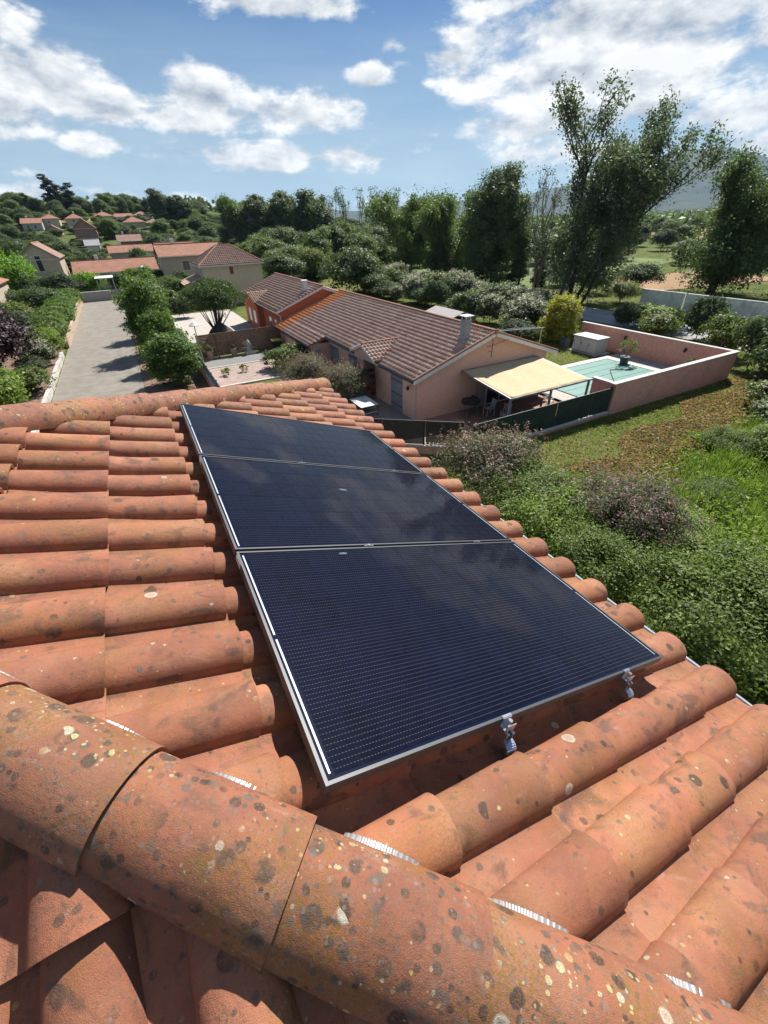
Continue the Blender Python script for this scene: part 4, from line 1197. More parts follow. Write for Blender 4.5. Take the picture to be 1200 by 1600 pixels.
# two-storey cream house with a hipped roof whose tiles can be told apart by row
def house_C():
    t = thing('cream_house', (9.8, 75, 0), 'two storey cream house with a hipped tile roof and one small window', 'house', 'houses of the village')
    x0, x1, y0, y1, ze, zr = 9.8, 18.6, 75, 83, 5.5, 7.75; ov = .45; zo = ze - .15
    MB().box(x0, x1, y0, y1, -.5, ze).box(7.3, 9.8, 76.5, 83, -.5, 3.1).build('wall', M['cream'], t)
    ym = (y0 + y1) / 2; A = Vector((x0 + 3.6, ym, zr)); B = Vector((x1 - 3.6, ym, zr))
    a, b, c, e = Vector((x0 - ov, y0 - ov, zo)), Vector((x1 + ov, y0 - ov, zo)), Vector((x1 + ov, y1 + ov, zo)), Vector((x0 - ov, y1 + ov, zo))
    rb = MB()
    for f in ([A, a, b, B], [B, c, e, A], [A, e, a], [B, b, c], [Vector((9.8, 76.1, 3.9)), Vector((9.8, 83, 3.9)), Vector((6.9, 83, 3.0)), Vector((6.9, 76.1, 3.0))]):
        rb.slab([Vector((p.x, p.y, p.z - .04)) for p in f], .12)
    ro = rb.build('roof', M['roofB'], t)
    u = (Vector((0, y0 - ov, zo)) - Vector((0, ym, zr))); L = u.length; u.normalize(); n = Vector((1, 0, 0)).cross(-u).normalized(); n = n if n.z > 0 else -n
    O = Vector((x0 - ov, ym, zr)); W = x1 - x0 + 2 * ov; ia = A.x - O.x; ib = B.x - O.x
    tile_field('roof_tile', O, u, (1, 0, 0), n, .05, L, 0, W, M['farroofC'], t, inside=lambda uu, vv: (vv > ia * (1 - uu / L)) & (vv < ib + (W - ib) * uu / L), w=.3, ex=.42, seg=4, amp=.07)
    u2 = (Vector((x0 - ov, 0, zo)) - Vector((A.x, 0, zr))); L2 = u2.length; u2.normalize(); n2 = Vector((0, 1, 0)).cross(u2).normalized(); n2 = n2 if n2.z > 0 else -n2
    W2 = y1 - y0 + 2 * ov
    tile_field('roof_tile', Vector((A.x, y0 - ov, zr)), u2, (0, 1, 0), n2, .05, L2, 0, W2, M['farroofC'], t, inside=lambda uu, vv: (vv > W2 / 2 * (1 - uu / L2)) & (vv < W2 / 2 * (1 + uu / L2)), w=.3, ex=.42, seg=4, amp=.07)
    for p, q in ((A, B), (A, a), (A, e), (B, b), (B, c)):
        MB().tube([p + Vector((0, 0, .03)), q + Vector((0, 0, .03))], .11, 6).build('hip_tile', M['ridge'], ro)
    f = MB().box(13.6, 14.35, 74.95, 75.02, 3.95, 5.1).build('window', M['white'], t)
    MB().box(13.68, 14.27, 74.93, 74.949, 4.03, 5.02).build('pane', M['glass'], f)
    MB().bar((x0 - ov, y0 - ov, zo - .1), (x1 + ov, y0 - ov, zo - .1), .1, .14).bar((x0 - ov, y0 - ov, zo - .1), (x0 - ov, y1 + ov, zo - .1), .1, .14).build('gutter', M['white'], t)
M['farroofC'] = far_tile_mat('pinkish_clay_roof', (0.36, 0.20, 0.14), (0.52, 0.33, 0.25), (0.55, 0.42, 0.34))
house_C()
FR1, FR2 = M['farroof'], M['farroof2']
far_house(5.9, 94, 10.5, 9, 0, 6.1, 7.6, 'x', M['tan'], FR1, 'long tan house with bright red-orange roof behind the cream house', wins=(('y', 3.2, 4.6, 3.6, 5.2), ('x', 3, 4, 3.8, 5)))
far_house(-9.2, 113, 15, 10, .3, 3.2, 5.0, 'x', M['cream'], FR1, 'low house with wide orange roof at the end of the road', wins=(('y', 9, 11, .6, 2.1),))
far_house(-20.0, 128, 7.6, 12, 1.4, 5.6, 8.3, 'y', M['tan'], FR2, 'tan gabled house with a tall pale window strip on the left', wins=(('y', 3.2, 4.4, 1.6, 4.6),), chim=False)
far_house(-2.5, 150, 10.5, 8, 2.6, 5.2, 6.6, 'x', M['cream'], FR1, 'small house with orange roof above the low wide roof', wins=(('y', 7, 8.4, .8, 2),))
far_house(8.5, 138, 9, 8, 2.0, 5.2, 7.0, 'x', M['tan'], FR1, 'house with orange roof half hidden by a round tree', chim=False)
far_house(0.5, 178, 6.5, 8, 4.6, 7.2, 8.8, 'x', M['brownwall'], FR2, 'small dark house with brown roof up the slope')
far_house(-13, 219, 7.2, 12, 7.0, 11.2, 14.0, 'y', M['brownwall'], FR2, 'tall brown gabled house in the middle of the hillside', chim=False)
far_house(-33, 258, 7, 9, 10.5, 13.6, 15.3, 'x', M['greywall'], FR1, 'grey house with pink roof, leftmost on the hillside', wins=(('y', 1.5, 2.6, 1, 2.3), ('y', 4, 5, 1, 2.3)))
far_house(-26.4, 266, 6.5, 9, 10.8, 15.2, 16.8, 'x', M['tan'], FR1, 'stepped hillside house with two roofs beside dark conifers', hip=True, wins=(('y', 2, 3, 2.4, 3.6),))
far_house(-24, 240, 5.5, 7, 8.8, 10.8, 12.4, 'y', M['tan'], FR1, 'small pink roofed house below the stepped house', chim=False)
far_house(-17.5, 272, 6.8, 8, 12.0, 15.2, 16.9, 'x', M['tan'], FR1, 'house with hipped pink roof under the three tall conifers', hip=True, wins=(('y', 2.2, 3.4, 1.4, 2.6),))
far_house(-6.8, 298, 9, 9, 14, 16.3, 18, 'x', M['greywall'], FR1, 'pale house with hipped roof right of the tall conifers', hip=True, wins=(('y', 1, 2.2, .8, 2),))
far_house(3.0, 300, 8, 9, 14, 15.8, 17.2, 'x', M['white'], FR1, 'white fronted house high on the hill next to the pale hipped one', chim=False)
far_house(5, 258, 9, 9, 10.6, 13.0, 14.8, 'x', M['tan'], FR1, 'house with low hipped roof among hillside bushes', hip=True)
far_house(14.5, 262, 8, 8, 10.6, 12.6, 14.0, 'x', M['tan'], FR2, 'brown roofed house at the right end of the hillside row', hip=True)
far_house(12, 310, 8, 8, 14.4, 16.6, 18.1, 'x', M['tan'], FR2, 'top house of the village behind the hillside row', hip=True, chim=False)
far_house(56, 292, 9, 9, 10, 13.2, 15.2, 'x', M['tan'], FR2, 'lone house left of the poplars above the bend of the road', hip=True, wins=(('y', 2, 3.2, 1, 2.2),))
far_house(-22.5, 80, 6.2, 9, 0, 4.6, 6.0, 'y', M['tan'], FR1, 'pink roofed house corner at the left edge above the purple tree', hip=True, chim=False)
far_house(-9.5, 190, 4, 3, 5.4, 6.4, 8.0, 'x', M['white'], M['white'], 'white marquee tent among hillside trees', chim=False, name='marquee', ov=.3)['category'] = 'tent'

# ================================================================== GARDEN WALLS, FENCES, POOL
def pool_wall():
    t = thing('pool_wall', (23.0, 14.9, 0), 'high pink garden wall with white coping round the pool corner', 'wall')
    MB().box(23.0, 35.6, 14.78, 15.02, -1.2, 1.86).box(35.36, 35.6, 15.02, 27.7, -1.2, 1.86).box(22.88, 23.12, 15.02, 16.3, -.3, 1.86).build('wall', M['pinkwall'], t)
    x = 22.82
    while x < 35.3: MB().box(x + .004, min(x + 1.0, 35.7) - .004, 14.74, 15.06, 1.862, 1.92).build('coping', M['coping'], t); x += 1.0
    y = 15.07
    while y < 27.6: MB().box(35.32, 35.64, y + .004, min(y + 1.0, 27.76) - .004, 1.862, 1.93).build('coping', M['coping'], t); y += 1.0
    MB().box(22.84, 23.16, 15.07, 16.36, 1.862, 1.93).build('coping', M['coping'], t)
    for y in (18.1, 23.1):
        w = MB().box(35.24, 35.36, y - .07, y + .07, 1.25, 1.5).lathe((35.2, y, 1.2), [(.03, 0), (.08, .05), (.08, .2), (.02, .26)], 8).build('wall_lamp', M['black'], t)
pool_wall()

def low_wall_fence():
    t = thing('green_fence', (12.7, 14.9, 0), 'dark green screen fence on a low pink wall beside the lawn', 'fence')
    MB().box(12.9, 22.98, 14.78, 15.02, -1.2, .18).build('base_wall', M['pinkwall'], t)
    xs = [13.0, 15.9, 18.5, 21.3, 22.95]
    for a, b in zip(xs[:-1], xs[1:]):
        MB().box(a + .01, b - .01, 14.72, 15.08, .182, .24).build('coping', M['coping'], t)
    for a, b in zip([12.8] + xs[1:-1], xs[1:]):
        mb = MB(); n = int((b - a) / .045)
        # reed-like vertical relief of the screen
        for i in range(n):
            x = a + .03 + i * (b - a - .06) / n
            mb.box(x, x + .035, 14.87 + (.006 if i % 2 else 0), 14.895 + (.006 if i % 2 else 0), .27, 1.64)
        mb.build('screen', M['greenscreen'], t, kind='stuff')
    for x in [12.8] + xs[1:]:
        MB().box(x - .025, x + .025, 14.90, 14.95, .24, 1.68).build('post', M['darkmetal'], t)
    MB().box(12.8, 22.95, 14.865, 14.905, 1.64, 1.67).build('top_rail', M['darkmetal'], t)
low_wall_fence()

def dark_fence():
    t = thing('brown_fence', (12.7, 15.0, 0), 'dark brown screen fence on a low wall in front of the patio', 'fence')
    p = Vector((12.62, 15.08, 0)); d = (Vector((9.15, 17.82, 0)) - p).normalized(); nrm = Vector((0, 0, 1)).cross(d)
    L = 6.6
    mb = MB(); mb.bar(p + Vector((0, 0, -.3)), p + d * L + Vector((0, 0, -.3)), .24, 1.42); mb.build('base_wall', M['pinkwall'], t)
    mb = MB(); mb.bar(p + Vector((0, 0, .435)), p + d * L + Vector((0, 0, .435)), .32, .045); mb.build('coping', M['coping'], t)
    for i in range(3):
        a, b = i * 2.2 + (.3 if i == 0 else 0.03), (i + 1) * 2.2 - .03
        mb = MB(); n = int((b - a) / .05)
        for j in range(n):
            s = a + .03 + j * (b - a - .06) / n; q = p + d * s
            mb.bar(q + Vector((0, 0, .5 + (.10 * (j % 4 == 0) if i == 0 else 0))), q + Vector((0, 0, 1.70)), .046, .012, up=nrm)
        mb.build('screen', M['darkscreen'], t, kind='stuff')
        fr = MB(); q0, q1 = p + d * a, p + d * b
        fr.bar(q0 + Vector((0, 0, 1.74)), q1 + Vector((0, 0, 1.74)), .04, .05); fr.bar(q0 + Vector((0, 0, .5)), q1 + Vector((0, 0, .5)), .03, .04)
        fr.build('rail', M['darkmetal'], t)
    for s in (0, .27, 2.2, 4.4, 6.6):
        q = p + d * s; MB().box(q.x - .03, q.x + .03, q.y - .03, q.y + .03, .46, 1.78).build('post', M['darkmetal'], t)
    MB().tube([(12.45, 14.85, .3), (12.4, 14.8, .9)], .035, 8).build('vent_pipe', M['greymetal'], t)
dark_fence()

def pool():
    t = thing('swimming_pool', (23.6, 16, 0), 'swimming pool closed under a teal winter cover', 'pool')
    MB().box(23.9, 33.0, 16.2, 22.7, .03, .07).build('cover', M['tealcover'], t)
    mb = MB()
    for i in range(1, 7): mb.box(23.95, 32.95, 16.2 + i * .93 - .02, 16.2 + i * .93 + .02, .071, .085)
    mb.build('cover_seam', M['tealcover'], t)
    x = 23.5
    while x < 33.3: MB().box(x + .005, x + .595, 22.7, 23.3, .03, .10).build('coping_slab', M['pooledge'], t); x += .6
    y = 16.2
    while y < 22.6: MB().box(33.0, 33.5, y + .005, min(22.7, y + .6) - .005, .03, .10).build('coping_slab', M['pooledge'], t); y += .6
pool()
MB().tube([(24.5, 17.0, .12), (26, 18.2, .11), (28.5, 18.6, .11), (30.5, 20.5, .11), (32.0, 19.6, .11)], .03, 6)\
    .build('pool_hose', M['black'], smooth=True, label='thin black hose lying across the teal cover')['category'] = 'hose'

def storage_box():
    t = thing('storage_box', (33.4, 25, 0), 'grey plastic garden storage cabinet against the inner pool wall', 'cabinet')
    MB().box(33.0, 34.4, 24.0, 26.4, .12, 1.28).build('body', M['boxgrey'], t)
    MB().box(32.93, 34.47, 23.93, 26.47, 1.282, 1.36).build('lid', M['boxlid'], t)
    MB().box(32.75, 34.65, 23.7, 26.7, .02, .118).build('plinth', M['concrete'], t)
    for y0, y1 in ((24.04, 24.78), (24.82, 25.58), (25.62, 26.36)):
        d = MB().box(32.965, 32.998, y0, y1, .2, 1.22).build('door', M['boxlid'], t)
        MB().box(32.94, 32.962, y1 - .12, y1 - .08, .7, .9).build('handle', M['black'], d)
storage_box()
MB().box(33.0, 33.6, 27.2, 27.8, .02, .8).build('water_tank', M['pot'], label='dark square tub left of the grey cabinet')['category'] = 'tub'

def potted(x, y, r, h, ph, mat, lf, label, flower=None, n=60):
    t = thing('potted_plant', (x, y, 0), label, 'potted plant')
    MB().lathe((x, y, .02), [(r * .7, 0), (r, h * .9), (r * 1.08, h * .92), (r * 1.08, h), (r * .9, h)], 12).build('pot', mat, t, smooth=True)
    P, D, C = crown_points([((0, 0, h + ph * .5), (ph * .6, ph * .6, ph * .55))], n, 9, .14)
    add_mesh_obj('leaves', leaf_object('leaves', P, .12, lf), t)
    mb = MB()
    for c in C[::6]: mb.tube([(x, y, h), (x + c[0], y + c[1], c[2])], .012, 4)
    mb.build('stem', M['bark'], t)
    if flower is not None:
        add_mesh_obj('flowers', leaf_object('flowers', C[::2] * 1.02, .11, flower), t)
potted(32.9, 21.1, .38, .6, 1.3, M['pot'], M['lf_shrub'], 'oleander with pale flowers in a dark pot by the pool', M['fl_white'])
potted(33.9, 16.6, .3, .4, .9, M['pot'], M['lf_grey'], 'low grey shrub behind the near pool wall')
potted(4.5, 42.4, .32, .75, .5, M['claypot'], M['lf_olive'], 'large clay pot with yellow plant against the wooden fence, nearer the road', n=30)
potted(6.6, 42.4, .32, .7, .3, M['claypot'], M['lf_shrub'], 'large clay pot with low plant in the middle of the wooden fence', n=24)
potted(34.9, 24.0 + 3.9, .25, .4, .6, M['pot'], M['lf_grey'], 'small shrub at the end of the inner pool wall', n=20)

def awning():
    t = thing('patio_awning', (18.7, 18, 0), 'beige cloth awning on a grey frame against the gable', 'awning')
    x0, x1 = 15.8, 21.75; yb, yf = 20.02, 15.72; zb, zf = 2.53, 2.12
    nx, ny = 24, 18; V = []
    for i in range(nx + 1):
        for j in range(ny + 1):
            a, b = i / nx, j / ny
            x = x0 + .04 + (x1 - x0 - .08) * a; y = yb + (yf - yb) * b; z = zb + (zf - zb) * b
            sag = -.05 * math.sin(math.pi * ((a * 3) % 1)) * math.sin(math.pi * b) + .008 * math.sin(a * 40 + b * 13)
            V.append((x, y, z + .03 + sag))
    F = [(i * (ny + 1) + j, (i + 1) * (ny + 1) + j, (i + 1) * (ny + 1) + j + 1, i * (ny + 1) + j + 1) for i in range(nx) for j in range(ny)]
    mb = MB(); mb.add(V, F); o = mb.build('cloth', M['awning'], t, smooth=True)
    mod = o.modifiers.new('thick', 'SOLIDIFY'); mod.thickness = .006
    fr = MB()
    for x in (x0, x1): fr.bar((x, yb, zb), (x, yf, zf), .06, .08)
    fr.bar((x0, yf, zf - .02), (x1 + .3, yf, zf - .02), .06, .10); fr.bar((x0, yb, zb), (x1, yb, zb), .05, .08)
    for a in (.33, .66): fr.bar((x0 + (x1 - x0) * a, yb, zb - .03), (x0 + (x1 - x0) * a, yf, zf - .03), .04, .05)
    fr.build('frame', M['greymetal'], t)
    for x in (x0, 18.75, x1): MB().box(x - .05, x + .05, yf - .05, yf + .05, .02, zf - .07).build('post', M['greymetal'], t)
awning()

def chair(x, y, rz, label, mat):
    t = thing('garden_chair', (x, y, .02), label, 'chair', 'white garden chairs round the table', rz)
    def loc(mb, name, m_=mat):
        me = mb.mesh(name); me.materials.append(m_); return add_mesh_obj(name, me, t)
    mb = MB()
    for i in range(6): mb.box(-.23, .23, -.22 + i * .075, -.165 + i * .075, .43, .45)
    loc(mb, 'seat')
    mb = MB()
    for i in range(6): mb.bar((-.2 + i * .08, .24, .46), (-.2 + i * .08, .33, .95), .045, .015)
    mb.bar((-.24, .33, .95), (.24, .33, .95), .03); loc(mb, 'backrest')
    for sx in (-.22, .22):
        loc(MB().bar((sx, -.22, 0), (sx, -.22, .62), .03), 'leg'); loc(MB().bar((sx, .26, 0), (sx, .25, .5), .03), 'leg')
        loc(MB().bar((sx, -.23, .63), (sx, .28, .66), .04, .02), 'armrest')
for a in ((17.15, 17.3, R(-60), 'white slatted garden chair nearest the green fence'), (17.0, 18.6, R(-100), 'white slatted garden chair beside the curtain, behind the first one'), (20.9, 17.6, R(100), 'garden chair at the pool end of the wooden table')):
    chair(*a, M['white'])
def patio_table():
    t = thing('garden_table', (18.9, 17.9, 0), 'long brown wooden garden table under the awning', 'table')
    for i in range(8): MB().box(17.8, 20.3, 17.35 + i * .14, 17.48 + i * .14, .73, .76).build('plank', M['tablewood'], t)
    for x in (17.95, 20.15):
        for y in (17.45, 18.35): MB().box(x - .04, x + .04, y - .04, y + .04, .02, .728).build('leg', M['tablewood'], t)
patio_table()
def barbecue():
    t = thing('covered_barbecue', (15.9, 19.0, 0), 'barbecue under a black cover against the gable wall', 'barbecue')
    bm = bmesh.new(); bmesh.ops.create_icosphere(bm, subdivisions=3, radius=.5)
    for v in bm.verts:
        c = v.co; a = math.atan2(c.y, c.x); c.z *= .55 * (1 + .2 * math.sin(3 * a)); c.x *= 1.25; c.z += .05 * math.sin(9 * a)
        if c.z < 0: c.z *= .5
    me = bpy.data.meshes.new('cover'); bm.to_mesh(me); bm.free(); me.materials.append(M['blackfab']); add_mesh_obj('cover', me, t, loc=(0, 0, .95))
    for sx, sy in ((-.4, -.2), (.4, -.2), (-.4, .2), (.4, .2)):
        MB().bar((15.9 + sx, 19 + sy, .02), (15.9 + sx * .7, 19 + sy * .7, .85), .03).build('leg', M['greymetal'], t)
barbecue()
def curtain():
    mb = MB(); n = 14
    for i in range(n):
        a0, a1 = i / n, (i + 1) / n
        for (a, b) in ((a0, a1),):
            mb.add([(17.15 + .55 * a, 19.9 - .05 * (i % 2), .05), (17.15 + .55 * b, 19.9 - .05 * ((i + 1) % 2), .05), (17.15 + .55 * b, 19.9 - .05 * ((i + 1) % 2), 2.2), (17.15 + .55 * a, 19.9 - .05 * (i % 2), 2.2)], [(0, 1, 2, 3)])
    o = mb.build('door_curtain', M['greywall'], label='gathered grey curtain tied beside the patio door'); o['category'] = 'curtain'
    o.modifiers.new('t', 'SOLIDIFY').thickness = .02
curtain()

def small_table():
    t = thing('glass_table', (10.7, 22.8, 0), 'pale topped small table on the front patio', 'table')
    MB().box(10.1, 11.3, 22.2, 24.0, .71, .735).build('tabletop', M['whitewall'], t)
    for x, y in ((10.15, 22.25), (11.25, 22.25), (10.15, 23.95), (11.25, 23.95)): MB().box(x - .02, x + .02, y - .02, y + .02, .02, .708).build('leg', M['black'], t)
    MB().box(10.13, 11.27, 22.24, 22.26, .25, .28).build('brace', M['white'], t)
small_table()
for i, (x, y, lab) in enumerate(((11.9, 24.6, 'dark red metal stool by the porch pillar'), (12.1, 25.3, 'dark red metal stool nearer the porch door'))):
    t = thing('metal_stool', (x, y, 0), lab, 'stool', 'dark red stools by the porch')
    MB().box(x - .2, x + .2, y - .2, y + .2, .72, .76).build('seat', M['red'], t); MB().box(x + .16, x + .2, y - .2, y + .2, .76, 1.1).build('backrest', M['red'], t)
    for sx in (-.18, .18):
        for sy in (-.18, .18): MB().bar((x + sx, y + sy, .02), (x + sx, y + sy, .72), .025).build('leg', M['black'], t)
def rack():
    t = thing('shelf_rack', (13.2, 26.7, 0), 'dark metal shelf inside the porch', 'shelf')
    for z in (.5, 1.0, 1.4): MB().box(12.95, 13.45, 26.35, 26.9, z, z + .03).build('shelf', M['black'], t)
    for x in (12.96, 13.44):
        for y in (26.36, 26.89): MB().box(x - .012, x + .012, y - .012, y + .012, 0, 1.6).build('leg', M['black'], t)
rack()
t = thing('flower_box', (12.2, 30.6, 0), 'red planter box on legs under the shuttered window', 'planter')
MB().box(11.9, 12.5, 29.9, 31.3, .45, .85).build('box', M['red'], t); MB().box(11.95, 12.0, 29.95, 30.0, 0, .45).box(12.4, 12.45, 31.2, 31.25, 0, .45).box(11.95, 12.0, 31.2, 31.25, 0, .45).box(12.4, 12.45, 29.95, 30, 0, .45).build('leg', M['black'], t)
o = MB().add([(11.4, 33.1, 0), (11.9, 33.2, 0), (11.8, 33.3, 1.7), (11.4, 33.3, 1.7), (11.4, 33.0, 0), (11.9, 33.1, 0), (11.8, 33.2, 1.7), (11.4, 33.2, 1.7)], [(0, 1, 2, 3), (7, 6, 5, 4), (0, 4, 5, 1), (1, 5, 6, 2), (2, 6, 7, 3), (3, 7, 4, 0)]).build('leaning_board', M['shutter'], label='grey board leaning in the corner by the downpipe'); o['category'] = 'board'

def wood_fence():
    t = thing('wooden_fence', (3.7, 43, 0), 'brown woven wooden fence panels at the back of the gravel yard', 'fence')
    xs = np.linspace(3.7, 11.7, 6)
    for a, b in zip(xs[:-1], xs[1:]):
        mb = MB(); rr = random.Random(int(a * 10))
        for i in range(15):
            z = .08 + i * .128; mb.box(a + .06, b - .06, 42.98 + (.012 if i % 2 else 0), 43.0 + (.012 if i % 2 else 0), z, z + .118)
        mb.build('plank', M['wood'], t, kind='stuff')
    for x in xs: MB().box(x - .045, x + .045, 42.94, 43.04, 0, 2.08).build('post', M['wood'], t)
    MB().box(3.7, 11.7, 42.96, 43.03, 2.0, 2.04).build('top_rail', M['wood'], t)
wood_fence()
t = thing('wheelie_bin', (10.5, 41.6, 0), 'dark rubbish bin with a yellow lid at the wooden fence corner', 'bin')
MB().add([(10.2, 41.2, .02), (10.8, 41.2, .02), (10.8, 41.8, .02), (10.2, 41.8, .02), (10.12, 41.1, 1.05), (10.88, 41.1, 1.05), (10.88, 41.9, 1.05), (10.12, 41.9, 1.05)], [(0, 3, 2, 1), (4, 5, 6, 7), (0, 1, 5, 4), (1, 2, 6, 5), (2, 3, 7, 6), (3, 0, 4, 7)]).build('body', M['black'], t)
MB().box(10.08, 10.92, 41.05, 41.95, 1.055, 1.13).build('lid', M['yellow'], t)
t = thing('garden_statue', (8.0, 42.3, 0), 'small pale stone ornament at the foot of the wooden fence', 'statue')
MB().box(7.6, 8.5, 42.0, 42.6, .02, .3).build('base', M['stone'], t); MB().lathe((8.0, 42.3, .3), [(.28, 0), (.2, .15), (.12, .4), (.22, .6), (.16, .85), (.05, .98)], 10).build('figure', M['stone'], t, smooth=True)
o = MB().lathe((12.0, 42.3, 0), [(.05, 0), (.5, .02), (.6, 1.0), (.4, 1.35), (.05, 1.4)], 10).build('dark_composter', M['black'], smooth=True, label='black composter in the corner by the pink house'); o['category'] = 'composter'
def side_wall():
    t = thing('side_wall', (3.1, 28, 0), 'low pink wall with grey screens between yard and street trees', 'wall')
    MB().box(3.0, 3.24, 26, 62, -.3, .85).build('wall', M['pinkwall'], t)
    MB().box(2.95, 3.29, 26, 62, .852, .92).build('coping', M['coping'], t)
    y = 28.0
    while y < 42:
        MB().box(3.10, 3.13, y + .05, y + 1.95, .925, 1.55).build('screen', M['greymetal'], t); MB().box(3.07, 3.16, y - .04, y + .04, .925, 1.6).build('post', M['darkmetal'], t); y += 2
side_wall()
def lamp_post(x, y, h, label):
    t = thing('street_lamp', (x, y, 0), label, 'street lamp', 'white topped street lamps')
    MB().tube([(x, y, 0), (x, y, h - .35)], [.055, .035], 8).build('pole', M['greymetal'], t, smooth=True)
    MB().lathe((x, y, h - .38), [(.05, 0), (.42, .05), (.42, .09), (.12, .32), (.03, .38)], 16).build('lamp_shade', M['white'], t, smooth=True)
lamp_post(3.55, 40, 3.7, 'white capped lamp post by the wooden fence, nearest of the three')
lamp_post(2.6, 66, 4.3, 'white capped lamp beyond the umbrella pine, middle of the three')
lamp_post(2.4, 88, 5.2, 'farthest white capped lamp in front of the low orange roof')
def road_wall():
    t = thing('low_road_wall', (-7.45, 24, 0), 'low white wall edging the left side of the road, breaking up into rubble', 'wall')
    rr = random.Random(8); y = 22.0
    while y < 52:
        MB().box(-7.68 - .012 * (y - 22) , -7.42 - .012 * (y - 22) + rr.uniform(-.03, .03), y + .01, y + .99, -.1, .42 + rr.uniform(-.08, .05)).build('stone', M['kerbw'], t); y += 1
    t2 = thing('beige_road_wall', (-7.8, 52, 0), 'beige retaining wall on the left at the far end of the road', 'wall')
    MB().add([(-7.85, 56, -.1), (-7.6, 56, -.1), (-8.1, 93, -.1), (-8.35, 93, -.1), (-7.85, 56, .7), (-7.6, 56, .7), (-8.1, 93, 1.25), (-8.35, 93, 1.25)], [(0, 3, 2, 1), (4, 5, 6, 7), (0, 1, 5, 4), (1, 2, 6, 5), (2, 3, 7, 6), (3, 0, 4, 7)]).build('wall', M['kerb'], t2)
    t3 = thing('end_wall', (-5, 94.4, 0), 'grey wall closing the far end of the road', 'wall')
    MB().box(-8.3, -3.6, 94.2, 94.5, -.3, 1.45).build('wall', M['greywall'], t3)
    MB().box(-8.35, -3.55, 94.15, 94.55, 1.452, 1.5).build('coping', M['coping'], t3)
    t4 = thing('metal_gate', (-2.6, 94.4, 0), 'grey metal gate right of the wall at the end of the road', 'gate')
    for i in range(9): MB().box(-3.45 + i * .21, -3.27 + i * .21, 94.3, 94.34, .1, 1.5 - .0 * i).build('bar', M['greymetal'], t4)
    MB().box(-3.5, -1.6, 94.28, 94.36, 1.5, 1.56).build('top_rail', M['greymetal'], t4)
road_wall()
t = thing('boundary_wall', (58.3, 23, 0), 'long pale grey boundary wall across the country road', 'wall')
for y0, y1 in ((6, 12), (12, 18), (18, 24), (24, 31.9), (32.1, 37.6)): MB().box(58.15, 58.4, y0, y1 - .03, -.4, 1.85).build('wall_panel', M['whitewall'], t)
def garden_shed():
    t = thing('garden_shed', (27, 35, 0), 'low garden shed with a grey roof behind the pink house', 'shed')
    MB().box(25.6, 29.2, 35.4, 39.4, 0, 1.9).build('wall', M['wood'], t)
    MB().slab([(25.2, 35.0, 1.95), (25.2, 39.8, 1.95), (27.4, 39.8, 2.6), (27.4, 35.0, 2.6)], .08).slab([(29.6, 35.0, 1.95), (27.4, 35.0, 2.6), (27.4, 39.8, 2.6), (29.6, 39.8, 1.95)], .08).build('roof', M['greywall'], t)
garden_shed()
t = thing('washing_line', (26, 27, 0), 'metal clothes frame standing behind the ridge of the pink house', 'clothes line')
MB().tube([(25.0, 27.0, 0), (25.0, 27.0, 2.5)], .03, 6).build('pole', M['bracket'], t); MB().tube([(28.4, 26.0, 0), (28.4, 26.0, 2.5)], .03, 6).build('pole', M['bracket'], t)
MB().tube([(24.8, 27.06, 2.5), (28.6, 25.94, 2.5)], .035, 6).tube([(25.0, 27.7, 2.45), (28.4, 26.7, 2.45)], .02, 6).build('top_bar', M['bracket'], t)
t = thing('white_parasol', (-4.2, 102, 0), 'white square gazebo in the garden past the end of the road', 'gazebo')
MB().slab([(-5.6, 101, 2.9), (-2.6, 101, 2.9), (-2.6, 103.5, 3.1), (-5.6, 103.5, 3.1)], .1).build('canopy', M['white'], t)
for x in (-5.4, -2.8):
    for y in (101.2, 103.3): MB().box(x - .05, x + .05, y - .05, y + .05, 0, 2.85).build('leg', M['white'], t)

# ================================================================== VEGETATION
def tube_segments(mb, segs):
    for p, q, r0, r1 in segs: mb.tube([p, q], [r0, r1], 5 if r0 < .08 else 7, cap=False)

def blob_envelope(rng, h, w, base, n, kind):
    """uneven crown: several overlapping ellipsoids inside the overall outline"""
    E = []
    cz = base + (h - base) * .5; rz = (h - base) * .5
    for i in range(n):
        if kind == 'egg':
            t = (i + rng.random()) / n; pr = math.sin(math.pi * min(1, .24 + .62 * t)) ** .8; a = i * 2.4 + rng.uniform(-.5, .5)
            q = rng.uniform(.42, .66) * w * .5 * pr; r = rng.uniform(.42, .56) * w * .5 * (.45 + .6 * pr); z = base + (h - base) * (.10 + .80 * t)
            E.append(((q * math.cos(a), q * math.sin(a), z), (r, r, min(r * .95, max(.1 * h, h - z))))); continue
        if kind == 'column':
            t = (i + .5) / n; z = base + (h - base) * t; r = w * .5 * (1 - .55 * t) * rng.uniform(.75, 1.1)
            E.append(((rng.normal() * w * .08 + .06 * w * t, rng.normal() * w * .08, z), (r, r, (h - base) / n * .95)))
        else:
            d = rng.normal(size=3); d /= np.linalg.norm(d); d[2] = abs(d[2]) * .9 - .35 if kind == 'broad' else d[2]
            f = rng.uniform(.35, .72)
            c = np.array([d[0] * w * .5 * f, d[1] * w * .5 * f, cz + d[2] * rz * f])
            r = rng.uniform(.28, .42) * w * .85
            top = min(r * rng.uniform(.7, 1.0), max(.2, h - c[2]))
            E.append((tuple(c), (r, r, max(top, .15 * h))))
    if kind != 'column': E.append(((0, 0, cz), (w * .36, w * .36, rz * .85)))
    return E

